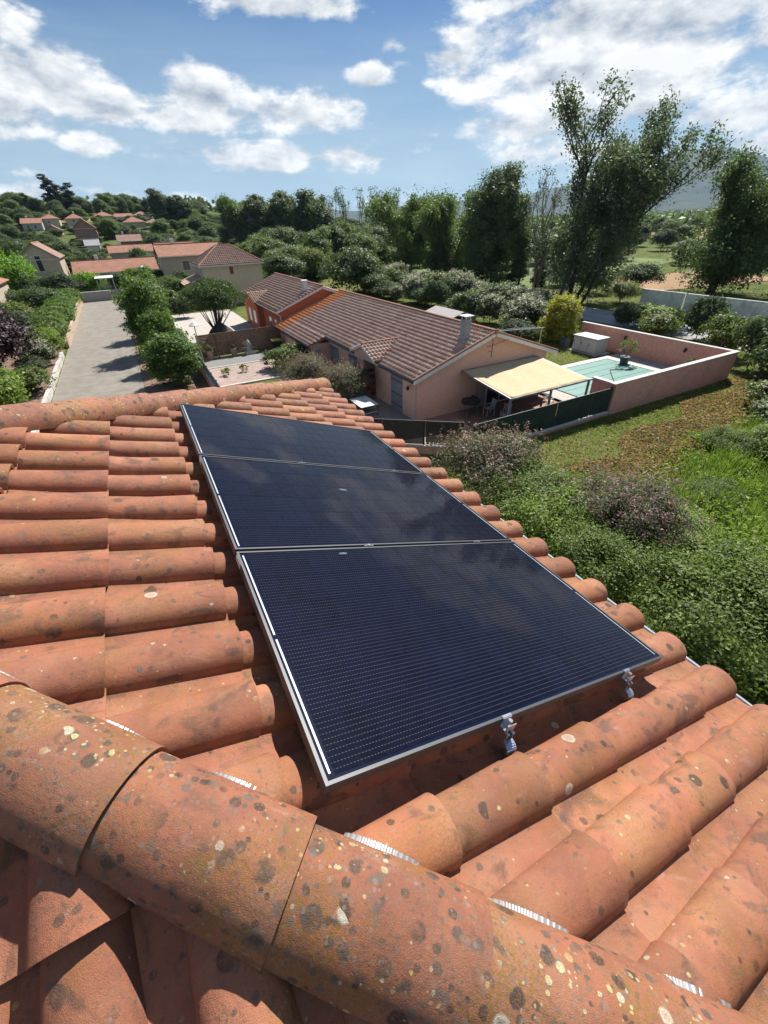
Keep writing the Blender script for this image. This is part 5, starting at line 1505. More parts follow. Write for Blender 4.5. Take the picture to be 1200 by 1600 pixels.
def proto(kind, h, w, base, leaf, n, per, rc, mat, bark, seed, blobs=8, up=.35, shell=.6, flat=.7, asp=.55, trunk_r=None, direc=None, flowers=None):
    """one plant: (crown mesh, trunk mesh, flower mesh)"""
    rng = np.random.default_rng(seed)
    E = blob_envelope(rng, h, w, base, blobs, kind)
    P, D, C = crown_points(E, n, per, rc, rng=rng, shell=shell, flat=flat)
    keep = P[:, 2] > .02; P = P[keep]; D = D[keep]
    V, F = leaf_quads(P, leaf, rng=rng, up=up, asp=asp, direc=direc, nrm=D)
    crown = np_mesh('crown', V, F, mat)
    mb = MB(); tr = trunk_r or max(.03, h * .016)
    top = Vector((0, 0, base + (h - base) * .75)); mid = Vector((rng.normal() * .02 * h, rng.normal() * .02 * h, base + (h - base) * .2))
    mb.tube([(0, 0, -.3), mid, top], [tr, tr * .75, tr * .25], 7)
    for e in E:
        c = Vector(e[0]); s_ = mid.lerp(top, rng.uniform(0, .6)); m_ = (s_ + c) / 2 + Vector((0, 0, .04 * h))
        mb.tube([s_, m_, c], [tr * .45, tr * .3, tr * .12], 5, cap=False)
    for c in C[:: max(1, len(C) // 40)]:
        e = min(E, key=lambda q: (Vector(q[0]) - Vector(c)).length); mb.tube([e[0], c], [tr * .14, tr * .05], 4, cap=False)
    tm = mb.mesh('trunk', smooth=True); tm.materials.append(bark)
    fm = None
    if flowers is not None:
        fmat, fn, fs = flowers
        o = C + (C - np.array([0, 0, h * .2])) * .24; idx = rng.choice(len(o), min(len(o), fn), replace=False)
        Q = np.repeat(o[idx], 9, 0) + rng.normal(size=(min(len(o), fn) * 9, 3)) * fs * np.array([.7, .7, 1.0])
        Vf, Ff = leaf_quads(Q, fs * 1.1, rng=rng); fm = np_mesh('flowers', Vf, Ff, fmat)
    return dict(crown=crown, trunk=tm, flowers=fm, h=h, w=w)

def plant(p, name, x, y, h, w, label, cat='tree', group=None, z=None, rz=None, lean=0):
    zz = tz(x, y) if z is None else z
    t = thing(name, (x, y, zz), label, cat, group)
    sx = w / p['w']; t.scale = (sx, sx, h / p['h'])
    t.rotation_euler = (0, lean, random.uniform(0, 6.28) if rz is None else rz)
    add_mesh_obj('trunk' if cat == 'tree' else 'stem', p['trunk'], t)
    add_mesh_obj('crown' if cat == 'tree' else 'foliage', p['crown'], t)
    if p['flowers'] is not None: add_mesh_obj('flowers', p['flowers'], t)
    return t

# ---- trees built branch by branch, with limbs showing between sparse leaves
def branch_tree(seed, stems, depth, L0, r0, spread, leaf, per, rc, mat, bark, wind=(.12, .02), density=1.0, min_leaf_depth=2, upb=.25, extra_low=None):
    rng = np.random.default_rng(seed); segs = []; tips = []
    def grow(p, d, L, r, k):
        n = 3; pts = [p]
        for i in range(n):
            d = d + Vector((rng.normal() * .09 + wind[0] * .25, rng.normal() * .09 + wind[1] * .25, upb * .25)); d.normalize()
            q = pts[-1] + d * (L / n); segs.append((pts[-1], q, r * (1 - .3 * i / n), r * (1 - .3 * (i + 1) / n))); pts.append(q)
            if k <= depth - min_leaf_depth: tips.append((q, k))
        if k == 0: tips.append((pts[-1], 0)); return
        nb = 2 + (rng.random() < .55)
        for i in range(nb):
            a = rng.uniform(0, 6.28); s = spread * rng.uniform(.6, 1.25)
            perp = d.orthogonal().normalized(); perp.rotate(Matrix.Rotation(a, 3, d))
            nd = (d * math.cos(s) + perp * math.sin(s)).normalized()
            grow(pts[-1], nd, L * rng.uniform(.66, .88), r * .62, k - 1)
        if k >= 2:
            for q in pts[1:-1]:
                a = rng.uniform(0, 6.28); perp = d.orthogonal().normalized(); perp.rotate(Matrix.Rotation(a, 3, d))
                nd = (d * .6 + perp * .8).normalized(); grow(q, nd, L * .5, r * .35, max(0, k - 2))
    for (p, d, L, r) in stems: grow(Vector(p), Vector(d).normalized(), L, r, depth)
    C = np.array([t[0] for t in tips if rng.random() < density])
    if extra_low is not None: C = np.concatenate([C, extra_low])
    k = np.maximum(3, (per * (.5 + rng.random(len(C)))).astype(int)); P = np.repeat(C, k, 0)
    P = P + rng.normal(size=P.shape) * rc * .55
    V, F = leaf_quads(P, leaf, rng=rng, direc=(wind[0] * 4, wind[1] * 4, -.2)); crown = np_mesh('crown', V, F, mat)
    mb = MB(); tube_segments(mb, [s_ for s_ in segs if s_[2] > .012]); tm = mb.mesh('trunk', smooth=True); tm.materials.append(bark)
    zs = np.concatenate([P]); return dict(crown=crown, trunk=tm, flowers=None, h=1, w=1, top=float(P[:, 2].max()), ext=(P.min(0), P.max(0)))

def add_branch_tree(p, x, y, label, s=1.0, rz=0.0, group=None, name='tall_tree'):
    t = thing(name, (x, y, tz(x, y)), label, 'tree', group); t.scale = (s, s, s); t.rotation_euler = (0, 0, rz)
    add_mesh_obj('trunk', p['trunk'], t); add_mesh_obj('crown', p['crown'], t); return t

BR = M['bark']
P_ = {}
P_['broadA'] = proto('egg', 11, 9, .2, .36, 560, 38, .95, M['lf_decid'], BR, 1, 9)
P_['broadB'] = proto('egg', 10, 8, .2, .36, 520, 38, .9, M['lf_dark'], BR, 2, 8)
P_['broadC'] = proto('broad', 8, 8, .4, .38, 340, 32, .85, M['lf_grey'], BR, 3, 9)
P_['dense'] = proto('egg', 16.5, 10.5, -1.2, .30, 980, 56, 1.0, M['lf_dark'], BR, 4, 18, shell=.7)
P_['poplarA'] = proto('egg', 15, 6.5, .4, .36, 620, 38, .75, M['lf_pop'], BR, 5, 14)
P_['poplarB'] = proto('column', 14, 4.2, 1.0, .38, 300, 30, .7, M['lf_pop'], BR, 6, 8, shell=.45)
P_['ivy'] = proto('column', 12, 3.4, .2, .30, 300, 34, .55, M['lf_dark'], BR, 7, 6, shell=.7)
P_['cypress'] = proto('column', 7.2, 1.9, .1, .20, 240, 34, .32, M['lf_conif'], BR, 8, 6, shell=.75, up=.8)
P_['conif'] = proto('column', 14, 6.0, 1.0, .42, 420, 26, .7, M['lf_conif'], BR, 9, 8, up=.1, flat=.3, shell=.5)
P_['bushD'] = proto('broad', 6.5, 9.5, -.8, .34, 420, 36, .75, M['lf_dark'], BR, 10, 10)
P_['willow'] = proto('broad', 6, 8, .3, .34, 360, 34, .8, M['lf_olive'], BR, 11, 7, asp=.3, direc=(.2, 0, -1.2))
P_['lime'] = proto('broad', 5.5, 8, .3, .30, 380, 34, .7, M['lf_lime'], BR, 12, 10)
P_['shrub'] = proto('broad', 2.6, 3.0, .05, .17, 300, 34, .34, M['lf_shrub'], BR, 13, 8)
P_['shrubD'] = proto('broad', 2.6, 3.0, .05, .17, 300, 34, .34, M['lf_dark'], BR, 14, 8)
P_['shrubG'] = proto('broad', 2.6, 3.0, .05, .17, 280, 30, .36, M['lf_grey'], BR, 15, 8)
P_['white'] = proto('broad', 3.2, 3.6, .05, .20, 300, 30, .42, M['lf_grey'], BR, 16, 8, flowers=(M['fl_white'], 200, .13))
P_['hedge'] = proto('broad', 2.2, 2.8, .0, .13, 420, 34, .26, M['lf_hedge'], BR, 17, 9, shell=.8)
P_['golden'] = proto('egg', 3.7, 3.4, -.3, .16, 620, 38, .30, M['lf_yellow'], BR, 18, 14, shell=.8)
P_['purple'] = proto('broad', 5.6, 6.0, .5, .17, 620, 42, .42, M['lf_purple'], BR, 19, 11)
P_['street'] = proto('egg', 4.6, 3.5, .2, .15, 560, 38, .34, M['lf_hedge'], BR, 20, 12, shell=.5)
P_['brightshrub'] = proto('broad', 2.8, 4.2, .05, .15, 460, 38, .36, M['lf_bright'], BR, 21, 9)
P_['near'] = proto('broad', 2.7, 3.4, .05, .080, 170, 230, .42, M['lf_near'], BR, 22, 13, shell=.8)
P_['nearB'] = proto('broad', 2.7, 3.4, .05, .095, 190, 150, .40, M['lf_bright'], BR, 23, 12, shell=.75)
P_['budd'] = proto('broad', 2.7, 3.6, .05, .10, 620, 36, .26, M['lf_budd'], BR, 24, 11, asp=.32, flowers=(M['fl_pink'], 420, .045))
P_['buddB'] = proto('broad', 2.7, 3.6, .05, .10, 620, 34, .26, M['lf_budd'], BR, 25, 11, asp=.32, flowers=(M['fl_brown'], 600, .045))

# the tall wind-bent tree right of centre, several stems
rngL = np.random.default_rng(3)
low = np.concatenate([rngL.normal(size=(60, 3)) * (1.1, 1.1, 2.2) + (1.8, 0, 4.5), rngL.normal(size=(30, 3)) * (1.0, 1.0, 1.4) + (4.6, 0, 3.0), rngL.normal(size=(30, 3)) * (.8, .8, 1.6) + (-2.0, 0, 3.4)])
low = low[low[:, 2] > .4]
big = branch_tree(41, [((0, 0, -.3), (.16, .05, 1), 6.4, .34), ((.8, .3, -.3), (.30, .1, 1), 6.0, .28), ((-1.3, 0, -.3), (.02, 0, 1), 5.0, .22), ((1.5, -.6, -.3), (.36, -.15, 1), 5.2, .2)],
                  4, 6, .3, .48, .29, 34, .80, M['lf_pop'], BR, wind=(.11, -.03), density=.85, upb=.46, extra_low=low)
print('big tree', big['top'], big['ext'])
add_branch_tree(big, 52.3, 44.2, 'tallest tree, thin windblown crown with limbs showing, right of centre beside the road', s=22.6 / big['top'], rz=R(-38))
bare = branch_tree(45, [((0, 0, -.3), (-.08, 0, 1), 5.6, .2), ((.5, 0, -.3), (.10, 0, 1), 5.4, .16)], 4, 5, .2, .36, .30, 5, .5, M['lf_grey'], M['paleb'], wind=(.02, 0), density=.45, upb=.5)
add_branch_tree(bare, 52.0, 50.4, 'half bare tree with pale twigs left of the tallest tree', s=15.5 / bare['top'])
mid = branch_tree(49, [((0, 0, -.3), (.05, 0, 1), 4.8, .28), ((.4, .2, -.3), (.22, 0, 1), 4.2, .2)], 4, 5, .3, .66, .32, 44, .95, M['lf_decid'], BR, wind=(.10, 0), density=1.0, upb=.16, extra_low=np.random.default_rng(2).normal(size=(70, 3)) * (1.6, 1.6, 1.6) + (.3, 0, 3.2))
add_branch_tree(mid, 53.4, 91.3, 'open crowned tree standing alone in the meadow left of the ivy column', s=15.8 / mid['top'])
add_branch_tree(mid, 58.4, 77.0, 'leaning open tree directly left of the dense round tree', s=15.2 / mid['top'], rz=2.2)
thin = branch_tree(53, [((0, 0, -.3), (.03, 0, 1), 6.0, .16)], 3, 5, .2, .22, .38, 10, .55, M['lf_pop'], M['paleb'], wind=(.04, 0), density=.8, upb=.9)
for i in range(10):
    add_branch_tree(thin, 58.5 + i * 2.3 + (i % 3) * .5, 146 - i * 1.0 + (i % 2) * 3, 'slim sparse poplar in the row of bare topped poplars left of centre', s=(15.5 + (i * 7 % 5) * .6) / thin['top'], rz=i * 1.3, group='row of slim poplars', name='slim_poplar')

plant(P_['dense'], 'round_tree', 56, 64.3, 16.9, 10.6, 'dense dark rounded tree left of the tallest tree')
dk = branch_tree(57, [((0, 0, -.3), (.02, 0, 1), 4.6, .36), ((.6, 0, -.3), (.22, 0, 1), 4.4, .25)], 4, 5, .3, .60, .34, 66, 1.25, M['lf_dark'], BR, wind=(.07, -.02), density=1.0, upb=.2,
                 extra_low=np.random.default_rng(8).normal(size=(200, 3)) * (3.0, 3.0, 2.2) + (1.5, 0, 5.0))
add_branch_tree(dk, 72.6, 37.0, 'big dark windblown tree at the right, behind the long pale wall', s=17.0 / dk['top'], rz=R(-30))
plant(P_['ivy'], 'ivy_covered_tree', 54.0, 77.9, 11.5, 3.6, 'dark ivy clad column of a tree between the meadow tree and the round tree')
plant(P_['ivy'], 'ivy_covered_tree', 55.8, 70.0, 7.5, 2.6, 'short dark ivy column under the left side of the round tree')
plant(P_['cypress'], 'cypress', 54.7, 52.3, 7.2, 2.3, 'slim dark cypress left of the tallest tree')
plant(P_['poplarB'], 'grey_conifer', 60, 62, 7.6, 4.0, 'pale grey green narrow tree behind the cypress')
for i, (x, y, h, w, k_) in enumerate([(31.5, 147, 15.5, 10, 'broadA'), (36, 143, 16.6, 9.5, 'poplarA'), (39.5, 148, 16, 9, 'poplarA'), (43, 142, 17, 9, 'poplarA'), (46.5, 146, 17.4, 8.5, 'poplarA'), (50, 141, 16.2, 8, 'poplarB'), (53, 144, 16, 7.5, 'poplarB'), (56.5, 143, 15.0, 5, 'poplarB'),
                                     (34, 135, 8, 8, 'broadA'), (40, 133, 7.5, 8, 'broadA'), (46, 131, 7, 8, 'broadB'), (52, 132, 8, 8, 'broadC'), (58, 134, 8, 8, 'broadB'), (64, 136, 7, 8, 'broadA')]):
    plant(P_[k_], 'poplar' if 'pop' in k_ else 'leafy_tree', x, y, h, w, 'tree of the dense clump left of the slim poplars', group='clump of poplars by the bend')
plant(P_['bushD'], 'dark_bush', 33.5, 72.5, 6.8, 10.4, 'wide dark green bush behind the ridge of the pink house')
plant(P_['willow'], 'olive_willow', 32.2, 95, 6.4, 9.0, 'yellowish green willow bush above the red house roof')
plant(P_['broadB'], 'leafy_tree', 25.5, 88, 5.4, 7.5, 'dark bush between the cream house and the willow bush')
plant(P_['broadC'], 'leafy_tree', 39, 104, 8.5, 7, 'brownish green tree behind the willow bush')
plant(P_['broadA'], 'leafy_tree', 30, 112, 6, 9, 'green tree above the willow bush, before the poplars')
plant(P_['broadA'], 'leafy_tree', 22.5, 108, 4.6, 6, 'low bright tree right of the cream house roof')
plant(P_['lime'], 'bright_bush', 24, 96, 3.0, 6, 'light green low bush right of the cream house')

rr = random.Random(44)
for i in range(34):
    y = rr.uniform(97, 138); x = 27 + (i % 17) * 2.6 + rr.uniform(-1, 1)
    if x > 49 and y < 122: y += 22
    plant(P_[rr.choice(['broadA', 'broadB', 'broadA', 'broadC'])], 'thicket_tree', x, y, rr.uniform(6.0, 9.5), rr.uniform(7.5, 10), 'leafy tree in the thicket before the poplars, beyond the red house', group='thicket in front of the poplars')
for i in range(9):
    plant(P_['broadA' if i % 2 else 'poplarA'], 'thicket_tree', 30.5 + i * 3.0, 146 - i * .9, rr.uniform(12.5, 15), 9, 'leafy tree in the thicket before the poplars, beyond the red house', group='thicket in front of the poplars')
# hedge between the pink house and the country road
rr = random.Random(31)
hk = ['white', 'shrubD', 'white', 'shrub', 'white', 'shrubG', 'white', 'shrubD', 'shrub', 'white']
for i in range(24):
    y = 29.5 + i * 2.35; x = 42.0 + rr.uniform(-1, 1) - (i < 5) * 1.5; kk = hk[i % 10]
    if y > 84: break
    if y < 37: continue
    plant(P_[kk], 'flowering_shrub' if kk == 'white' else 'hedge_shrub', x, y, rr.uniform(2.6, 3.8), rr.uniform(3.6, 4.8),
          'white flowering shrub in the mixed hedge behind the pink house' if kk == 'white' else 'green shrub in the mixed hedge behind the pink house', 'shrub', 'mixed hedge behind the pink house')
for i in range(14):
    x = 35.2 + rr.uniform(-1.5, 2.5); y = 34 + i * 3.0; kk = rr.choice(['shrubD', 'shrub', 'shrubG', 'white'])
    plant(P_[kk], 'hedge_shrub', x, y, rr.uniform(1.2, 3.4), rr.uniform(2.4, 4.6), 'lower shrub on the house side of the mixed hedge', 'shrub', 'lower row of the mixed hedge')
plant(P_['golden'], 'golden_shrub', 34.6, 29.6, 3.9, 3.6, 'golden yellow rounded shrub at the pool wall corner', 'shrub')
plant(P_['white'], 'flowering_shrub', 34.2, 33.6, 3.4, 4.2, 'white flowering bush directly left of the golden shrub', 'shrub')
plant(P_['shrubG'], 'grey_shrub', 31.2, 31.4, 2.0, 3.4, 'grey green bush behind the right eave of the pink house', 'shrub')
plant(P_['shrubD'], 'dark_shrub', 38.5, 28.0, 1.0, 3.0, 'dark low shrub right of the golden one', 'shrub')
# planting outside the far pool wall
for (x, y, h, w, k_, lab) in [(46.5, 27.8, 2.2, 5.4, 'brightshrub', 'bright green low bush between road and pool wall'), (44.0, 29.4, 2.6, 2.2, 'shrubG', 'grey upright shrub left of the bright bush by the road'),
                              (45.2, 22.6, 3.7, 3.4, 'shrubG', 'tall grey green feathery shrub right of the bright bush'), (42.5, 24.8, 2.3, 3.2, 'shrub', 'small bush in front of the feathery shrub'),
                              (39.5, 15.4, 3.8, 3.0, 'shrubD', 'dark ivy like bush beyond the pool wall corner'), (41.5, 18.6, 3.2, 3.4, 'shrub', 'green bush beyond the pool wall, left of the dark one'),
                              (37.6, 12.6, 3.4, 4.4, 'shrubD', 'dark mass of bush at the outer pool wall corner'), (36.8, 10.4, 2.6, 4.4, 'shrubD', 'dark bush at the top of the dry slope, right edge'),
                              (34.5, 8.6, 2.4, 4.4, 'shrub', 'green bush at the right edge under the dark ones'), (41, 9.5, 4.2, 5, 'bushDs', 'tall dark bush behind, at the right edge of the photo')]:
    kk = 'shrubD' if k_ == 'bushDs' else k_
    plant(P_[kk], 'bush', x, y, h, w, lab, 'shrub')

# street trees, pine, gardens on the left
st = [(1.6, 84, 5.4, 4.8, 'farthest street tree of the row right of the road'), (1.5, 69, 5.4, 4.0, 'fifth street tree from the roof, right of the road'), (.9, 57, 6.4, 4.4, 'fourth street tree from the roof, right of the road'),
      (.5, 48.2, 6.7, 4.4, 'third street tree from the roof, right of the road'), (1.2, 36.2, 3.9, 4.4, 'nearest street tree, right of the road above the far hip')]
st.append((1.1, 42.0, 4.7, 3.4, 'second street tree from the roof, right of the road'))
for x, y, h, w, lab in st: plant(P_['street'], 'street_tree', x, y, h, w, lab, group='street trees along the road')
def umbrella_pine():
    rng = np.random.default_rng(77); x, y = 6.3, 49.0
    t = thing('umbrella_pine', (x, y, 0), 'umbrella pine with a wide flat topped crown behind the wooden fence', 'tree')
    E = []
    for i in range(22):
        a = rng.uniform(0, 6.28); r = math.sqrt(rng.random()) * 3.0
        E.append(((r * math.cos(a), r * math.sin(a), 4.85 - .12 * r * r + rng.uniform(-.5, .2)), (1.35, 1.35, 1.05)))
    P, D, C = crown_points(E, 1300, 46, .34, rng=rng, shell=.55, down=.1)
    V, F = leaf_quads(P, .15, rng=rng, asp=.28, up=.5, direc=(0, 0, .9)); add_mesh_obj('crown', np_mesh('crown', V, F, M['lf_pine']), t)
    mb = MB(); mb.tube([(x, y, -.2), (x + .1, y, .9)], [.24, .2], 8)
    for e in E: 
        c = Vector(e[0]) + Vector((x, y, 0)); mb.tube([(x + .1, y, .85), (x + .1 + e[0][0] * .5, y + e[0][1] * .5, 2.3), c], [.075, .05, .02], 6)
    mb.build('trunk', BR, t, smooth=True)
umbrella_pine()
o = MB().lathe((6.4, 46.2, 0), [(1.9, 0), (1.6, .9), (1.0, 1.7), (.3, 2.3), (.05, 2.45)], 14).build('dark_parasol', M['blackfab'], smooth=True, label='closed dark tarpaulin mound behind the wooden fence'); o['category'] = 'tarpaulin'
plant(P_['purple'], 'purple_plum', -11.6, 46.5, 5.5, 7.4, 'dark purple leaved plum tree at the left of the road')
plant(P_['purple'], 'purple_plum', -14.5, 52, 6.3, 6.5, 'second purple leaved tree, farther back at the left edge')
plant(P_['brightshrub'], 'bright_shrub', -10.6, 35.2, 3.2, 5.6, 'bright green shrub in the lower left garden, just above the hip', 'shrub')
plant(P_['brightshrub'], 'bright_shrub', -15.0, 34.6, 3.6, 5.8, 'bright green shrub cut by the left edge above the hip', 'shrub')
plant(P_['shrub'], 'green_shrub', -9.1, 40.6, 1.9, 3.2, 'low shrub under the purple tree beside the white kerb wall', 'shrub')
plant(P_['shrubG'], 'green_shrub', -9.3, 45.2, 1.7, 2.6, 'small grey shrub beside the kerb wall', 'shrub')
for i in range(9):
    y = 62 + i * 3.7; plant(P_['hedge'], 'clipped_shrub', -9.7 - .015 * i, y, 2.7, 3.8, 'rounded light green clipped shrub of the hedge left of the road', 'shrub', 'clipped hedge along the road')
for (x, y, h, w, k_, lab) in [(-9.4, 57.5, 2.6, 3.6, 'shrub', 'green shrub before the clipped hedge'), (-9.3, 53.2, 2.5, 3.4, 'brightshrub', 'bright bushy shrub halfway along the kerb wall'), (-9.0, 49.6, 2.1, 2.8, 'white', 'flowering shrub right of the purple tree'),
                              (-13.0, 62, 3.2, 5, 'shrubG', 'brownish bush behind the purple tree'), (-14.5, 72, 3.4, 5, 'shrub', 'garden bush left of the clipped hedge'), (-17.5, 66, 3.8, 6, 'brightshrub', 'light bush at the left edge behind the purple tree'),
                              (-12.5, 84, 3.6, 5, 'shrubD', 'dark hedge bush at the left of the hedge end'), (-16.5, 86, 3.4, 5, 'shrubD', 'dark hedge bush farther left of the hedge end'), (-20.5, 74, 4, 5, 'shrubD', 'dark bush under the corner roof at the left edge'),
                              (-11.0, 101, 4.6, 6.5, 'broadC', 'round grey green tree behind the hedge end'), (-7.0, 104, 4.0, 5, 'lime', 'light green bush behind the end wall'), (-15.5, 104, 4.0, 6, 'broadA', 'green tree in front of the tall windowed gable')]:
    plant(P_[k_], 'garden_tree' if k_ in ('broadC', 'broadA') else 'garden_shrub', x, y, h, w, lab, 'tree' if k_ in ('broadC', 'broadA') else 'shrub')
plant(P_['lime'], 'lime_green_tree', -20.5, 106, 7.6, 9.5, 'lime green round tree at the left edge')
for (x, y, h, w, k_) in [(.8, 99, 4.2, 5, 'broadA'), (4.5, 100, 3.6, 5, 'shrubG'), (-1.5, 106, 3.2, 5, 'broadB'), (3.5, 88, 3.6, 5, 'broadC'), (5.5, 82, 3.8, 4.6, 'broadA'), (7.5, 88, 4.4, 5, 'broadC'), (4, 74, 3, 4, 'shrub'), (5, 67, 2.4, 3, 'shrubG'), (3.6, 108, 3.8, 5, 'broadB')]:
    plant(P_[k_], 'garden_tree', x, y, h, w, 'small leafy garden tree between the road end and the cream house', group='garden trees by the cream house')
plant(P_['broadB'], 'leafy_tree', 4.0, 124, 6.2, 6.5, 'round dark tree in front of the orange roofs, centre left')
# shrubs by the pink house front
plant(P_['budd'], 'buddleia', 10.6, 25.6, 2.6, 3.6, 'purple flowering bush by the patio, just past the far hip', 'shrub')
plant(P_['buddB'], 'buddleia', 9.4, 29.6, 2.4, 4.0, 'grey green bush with faded flowers at the edge of the brick yard', 'shrub')
plant(P_['shrub'], 'leafy_shrub', 9.8, 35.6, 1.9, 3.4, 'light green spreading shrub by the brick yard', 'shrub')
for (x, y, s_, lab) in [(4.7, 36.3, .9, 'small tufted grass clump in the brick yard'), (6.2, 36.6, .8, 'red flowering low plant in the brick yard')]:
    P, D, C = crown_points([((0, 0, .25), (.45 * s_, .45 * s_, .3))], 30, 14, .12); t = thing('yard_plant', (x, y, .03), lab, 'plant')
    add_mesh_obj('foliage', leaf_object('foliage', P, .10, M['lf_shrub'] if 'grass' in lab else M['lf_dry']), t)

# hillside trees: the ones one can tell apart
HB = [(-20, 128, 7.6, 12), (-2.5, 150, 10.5, 8), (8.5, 138, 9, 8), (.5, 178, 6.5, 8), (-13, 219, 7, 12), (-33, 258, 7, 9), (-26.4, 266, 6.5, 9), (-24, 240, 5.5, 7), (-17.5, 272, 7, 8), (-6.8, 298, 9, 9), (3, 300, 8, 9), (5, 258, 9, 9), (14.5, 262, 8, 8), (12, 310, 8, 8), (56, 292, 9, 9), (-9.5, 190, 4, 3), (-9.2, 113, 15, 10), (5.9, 94, 10.5, 9)]
def clear(x, y, r, front=48):
    for (hx, hy, w, d) in HB:
        # keep the line of sight from the road side to each house open
        cx = hx + w / 2
        if hy - front < y < hy + d + r and abs(x - cx * (y / (hy + .1))) < w / 2 + r: return False
    return True
rr = random.Random(12); n_h = 0
for i in range(900):
    y = rr.uniform(118, 360); x = y * math.tan(R(rr.uniform(-11, 13.5)))
    h = rr.uniform(3.6, 6.8) * (1 + (y > 310) * .3); w = rr.uniform(5, 9)
    if not clear(x, y, w * .45): continue
    kk = rr.choice(['broadA', 'broadB', 'broadC', 'broadA', 'broadB'])
    plant(P_[kk], 'hillside_tree', x, y, h, w, 'leafy tree among the village houses on the hillside', group='hillside trees'); n_h += 1
    if n_h >= 215: break
for i in range(420):
    y = rr.uniform(125, 330); x = y * math.tan(R(rr.uniform(-11, 13)))
    if any(hx - 1.5 < x < hx + w + 1.5 and hy - 2.5 < y < hy + d + 2 for (hx, hy, w, d) in HB) or clear(x, y, 2): continue
    plant(P_[rr.choice(['broadC', 'shrubD', 'shrub', 'broadB'])], 'garden_bush', x, y, rr.uniform(1.5, 2.8), rr.uniform(2.5, 4.6), 'low garden bush among the village houses on the hillside', 'shrub', group='hillside garden bushes')
for i in range(26):
    a = R(rr.uniform(-11, 6)); d = rr.uniform(335, 360); x, y = d * math.sin(a), d * math.cos(a)
    plant(P_[rr.choice(['broadA', 'broadB'])], 'hillside_tree', x, y, rr.uniform(7, 10), rr.uniform(9, 13), 'leafy tree on the skyline of the hill', group='skyline trees')
for i, (px, h) in enumerate([(-24.5, 17), (-20.5, 14.5), (-15.5, 13.5), (-35.0, 9.5)]):
    plant(P_['conif'], 'tall_conifer', px, 324, h, 7.5 if i < 3 else 4, ['tallest dark conifer on the hilltop, left of its two neighbours', 'middle dark conifer on the hilltop', 'right hand dark conifer on the hilltop', 'small lone dark conifer left of the three tall ones'][i])
for i, (x, h, w) in enumerate([(22.5, 15, 9), (27.5, 12.5, 9), (32, 10.5, 8), (40, 7.5, 5)]):
    plant(P_['poplarA' if i < 3 else 'poplarB'], 'windblown_poplar', x, 256, h, w, 'dense leaning tree of the clump above the long red-orange roof', group='clump above the red-orange roof', lean=.12)
# tree belts beyond the meadow and the fields
rr = random.Random(5); n_b = 0
for i in range(600):
    a = R(rr.uniform(20, 70)); d = rr.uniform(112, 330); x, y = d * math.sin(a), d * math.cos(a)
    if 68 < x < 185 and 22 < y < 60 and d < 175: continue
    if x < 56 and y < 150: continue
    if d > 150 and rr.random() < .35: continue
    kk = rr.choice(['broadA', 'broadB', 'broadC', 'broadA']); h = rr.uniform(4.5, 8.0)
    plant(P_[kk], 'field_tree', x, y, h, rr.uniform(6, 9.5), 'tree of the belt beyond the meadow and fields', group='tree belt beyond the fields'); n_b += 1
    if n_b >= 120: break
for (x, y, h, w, k_, lab) in [(69, 46, 4.0, 6, 'broadC', 'olive bush behind the foot of the tallest tree'), (62, 47.5, 3.4, 5, 'willow', 'brownish bush right of the foot of the tallest tree'), (57.5, 40, 2.6, 5, 'willow', 'low yellowish bush by the left end of the boundary wall'),
                              (78, 24, 5.6, 7, 'broadC', 'tree at the right edge above the boundary wall'), (84, 30, 8.0, 9, 'broadC', 'pale leafed tree at the right edge behind the big dark tree'), (64, 57, 3.2, 5, 'broadC', 'bush between the cypress and the round tree'), (75, 62, 5, 7, 'broadA', 'bush seen between the stems of the tallest tree')]:
    plant(P_[k_], 'field_bush', x, y, h, w, lab, 'tree')
def far_wood():
    rng = np.random.default_rng(9); N = 2600
    a = np.radians(rng.uniform(-14, 75, N)); d = 340 + 1500 * rng.random(N) ** 1.7
    x, y = d * np.sin(a), d * np.cos(a)
    k = ~((np.degrees(a) < 18) & (d < 380)); x, y, d = x[k], y[k], d[k]
    z = terr(x, y); h = rng.uniform(5, 9, len(x)) * (1 + (d > 700) * .3)
    m = 22; P = np.stack([np.repeat(x, m), np.repeat(y, m), np.repeat(z, m)], 1)
    D = rng.normal(size=P.shape); D /= np.linalg.norm(D, axis=1, keepdims=True)
    hh = np.repeat(h, m)[:, None]; P = P + D * hh * (.75, .75, .5) + np.array([0, 0, 1]) * hh * .5
    V, F = leaf_quads(P, 2.6, rng=rng, asp=.8); add_mesh_obj('woodland', np_mesh('woodland', V, F, M['lf_dark']), kind='stuff')
far_wood()

# bushes directly below the gutter
near_b = [(10.9, 11.3, 3.0, 4.8, 'buddB', 'greyish buddleia with faded pink flowers at the corner of the two fences'), (10.4, 8.4, 2.3, 3.4, 'near', 'green leafy shrub between the two buddleias'),
          (9.6, 6.6, 2.3, 3.0, 'nearB', 'fresh green shrub next to the gutter, nearer than the first buddleia'), (11.4, 6.0, 2.7, 3.8, 'budd', 'buddleia with pink flower tips right of the gutter middle'), (9.2, 4.6, 2.1, 2.8, 'near', 'dark shrub behind the pink tipped buddleia'),
          (10.0, 2.2, 2.4, 3.6, 'near', 'shrub right under the near part of the gutter'), (11.2, .2, 2.4, 3.8, 'near', 'shrub at the right edge below the gutter'),
          (10.2, -1.6, 2.4, 3.8, 'near', 'nearest shrub at the right edge below the gutter'),
          (13.6, 5.0, 1.2, 2.8, 'nearB', 'low bright shrub beside the pink tipped buddleia')]
for (x, y, h, w, k_, lab) in near_b: plant(P_[k_], 'buddleia' if 'budd' in k_ else 'garden_shrub', x, y, h, w, lab, 'shrub')

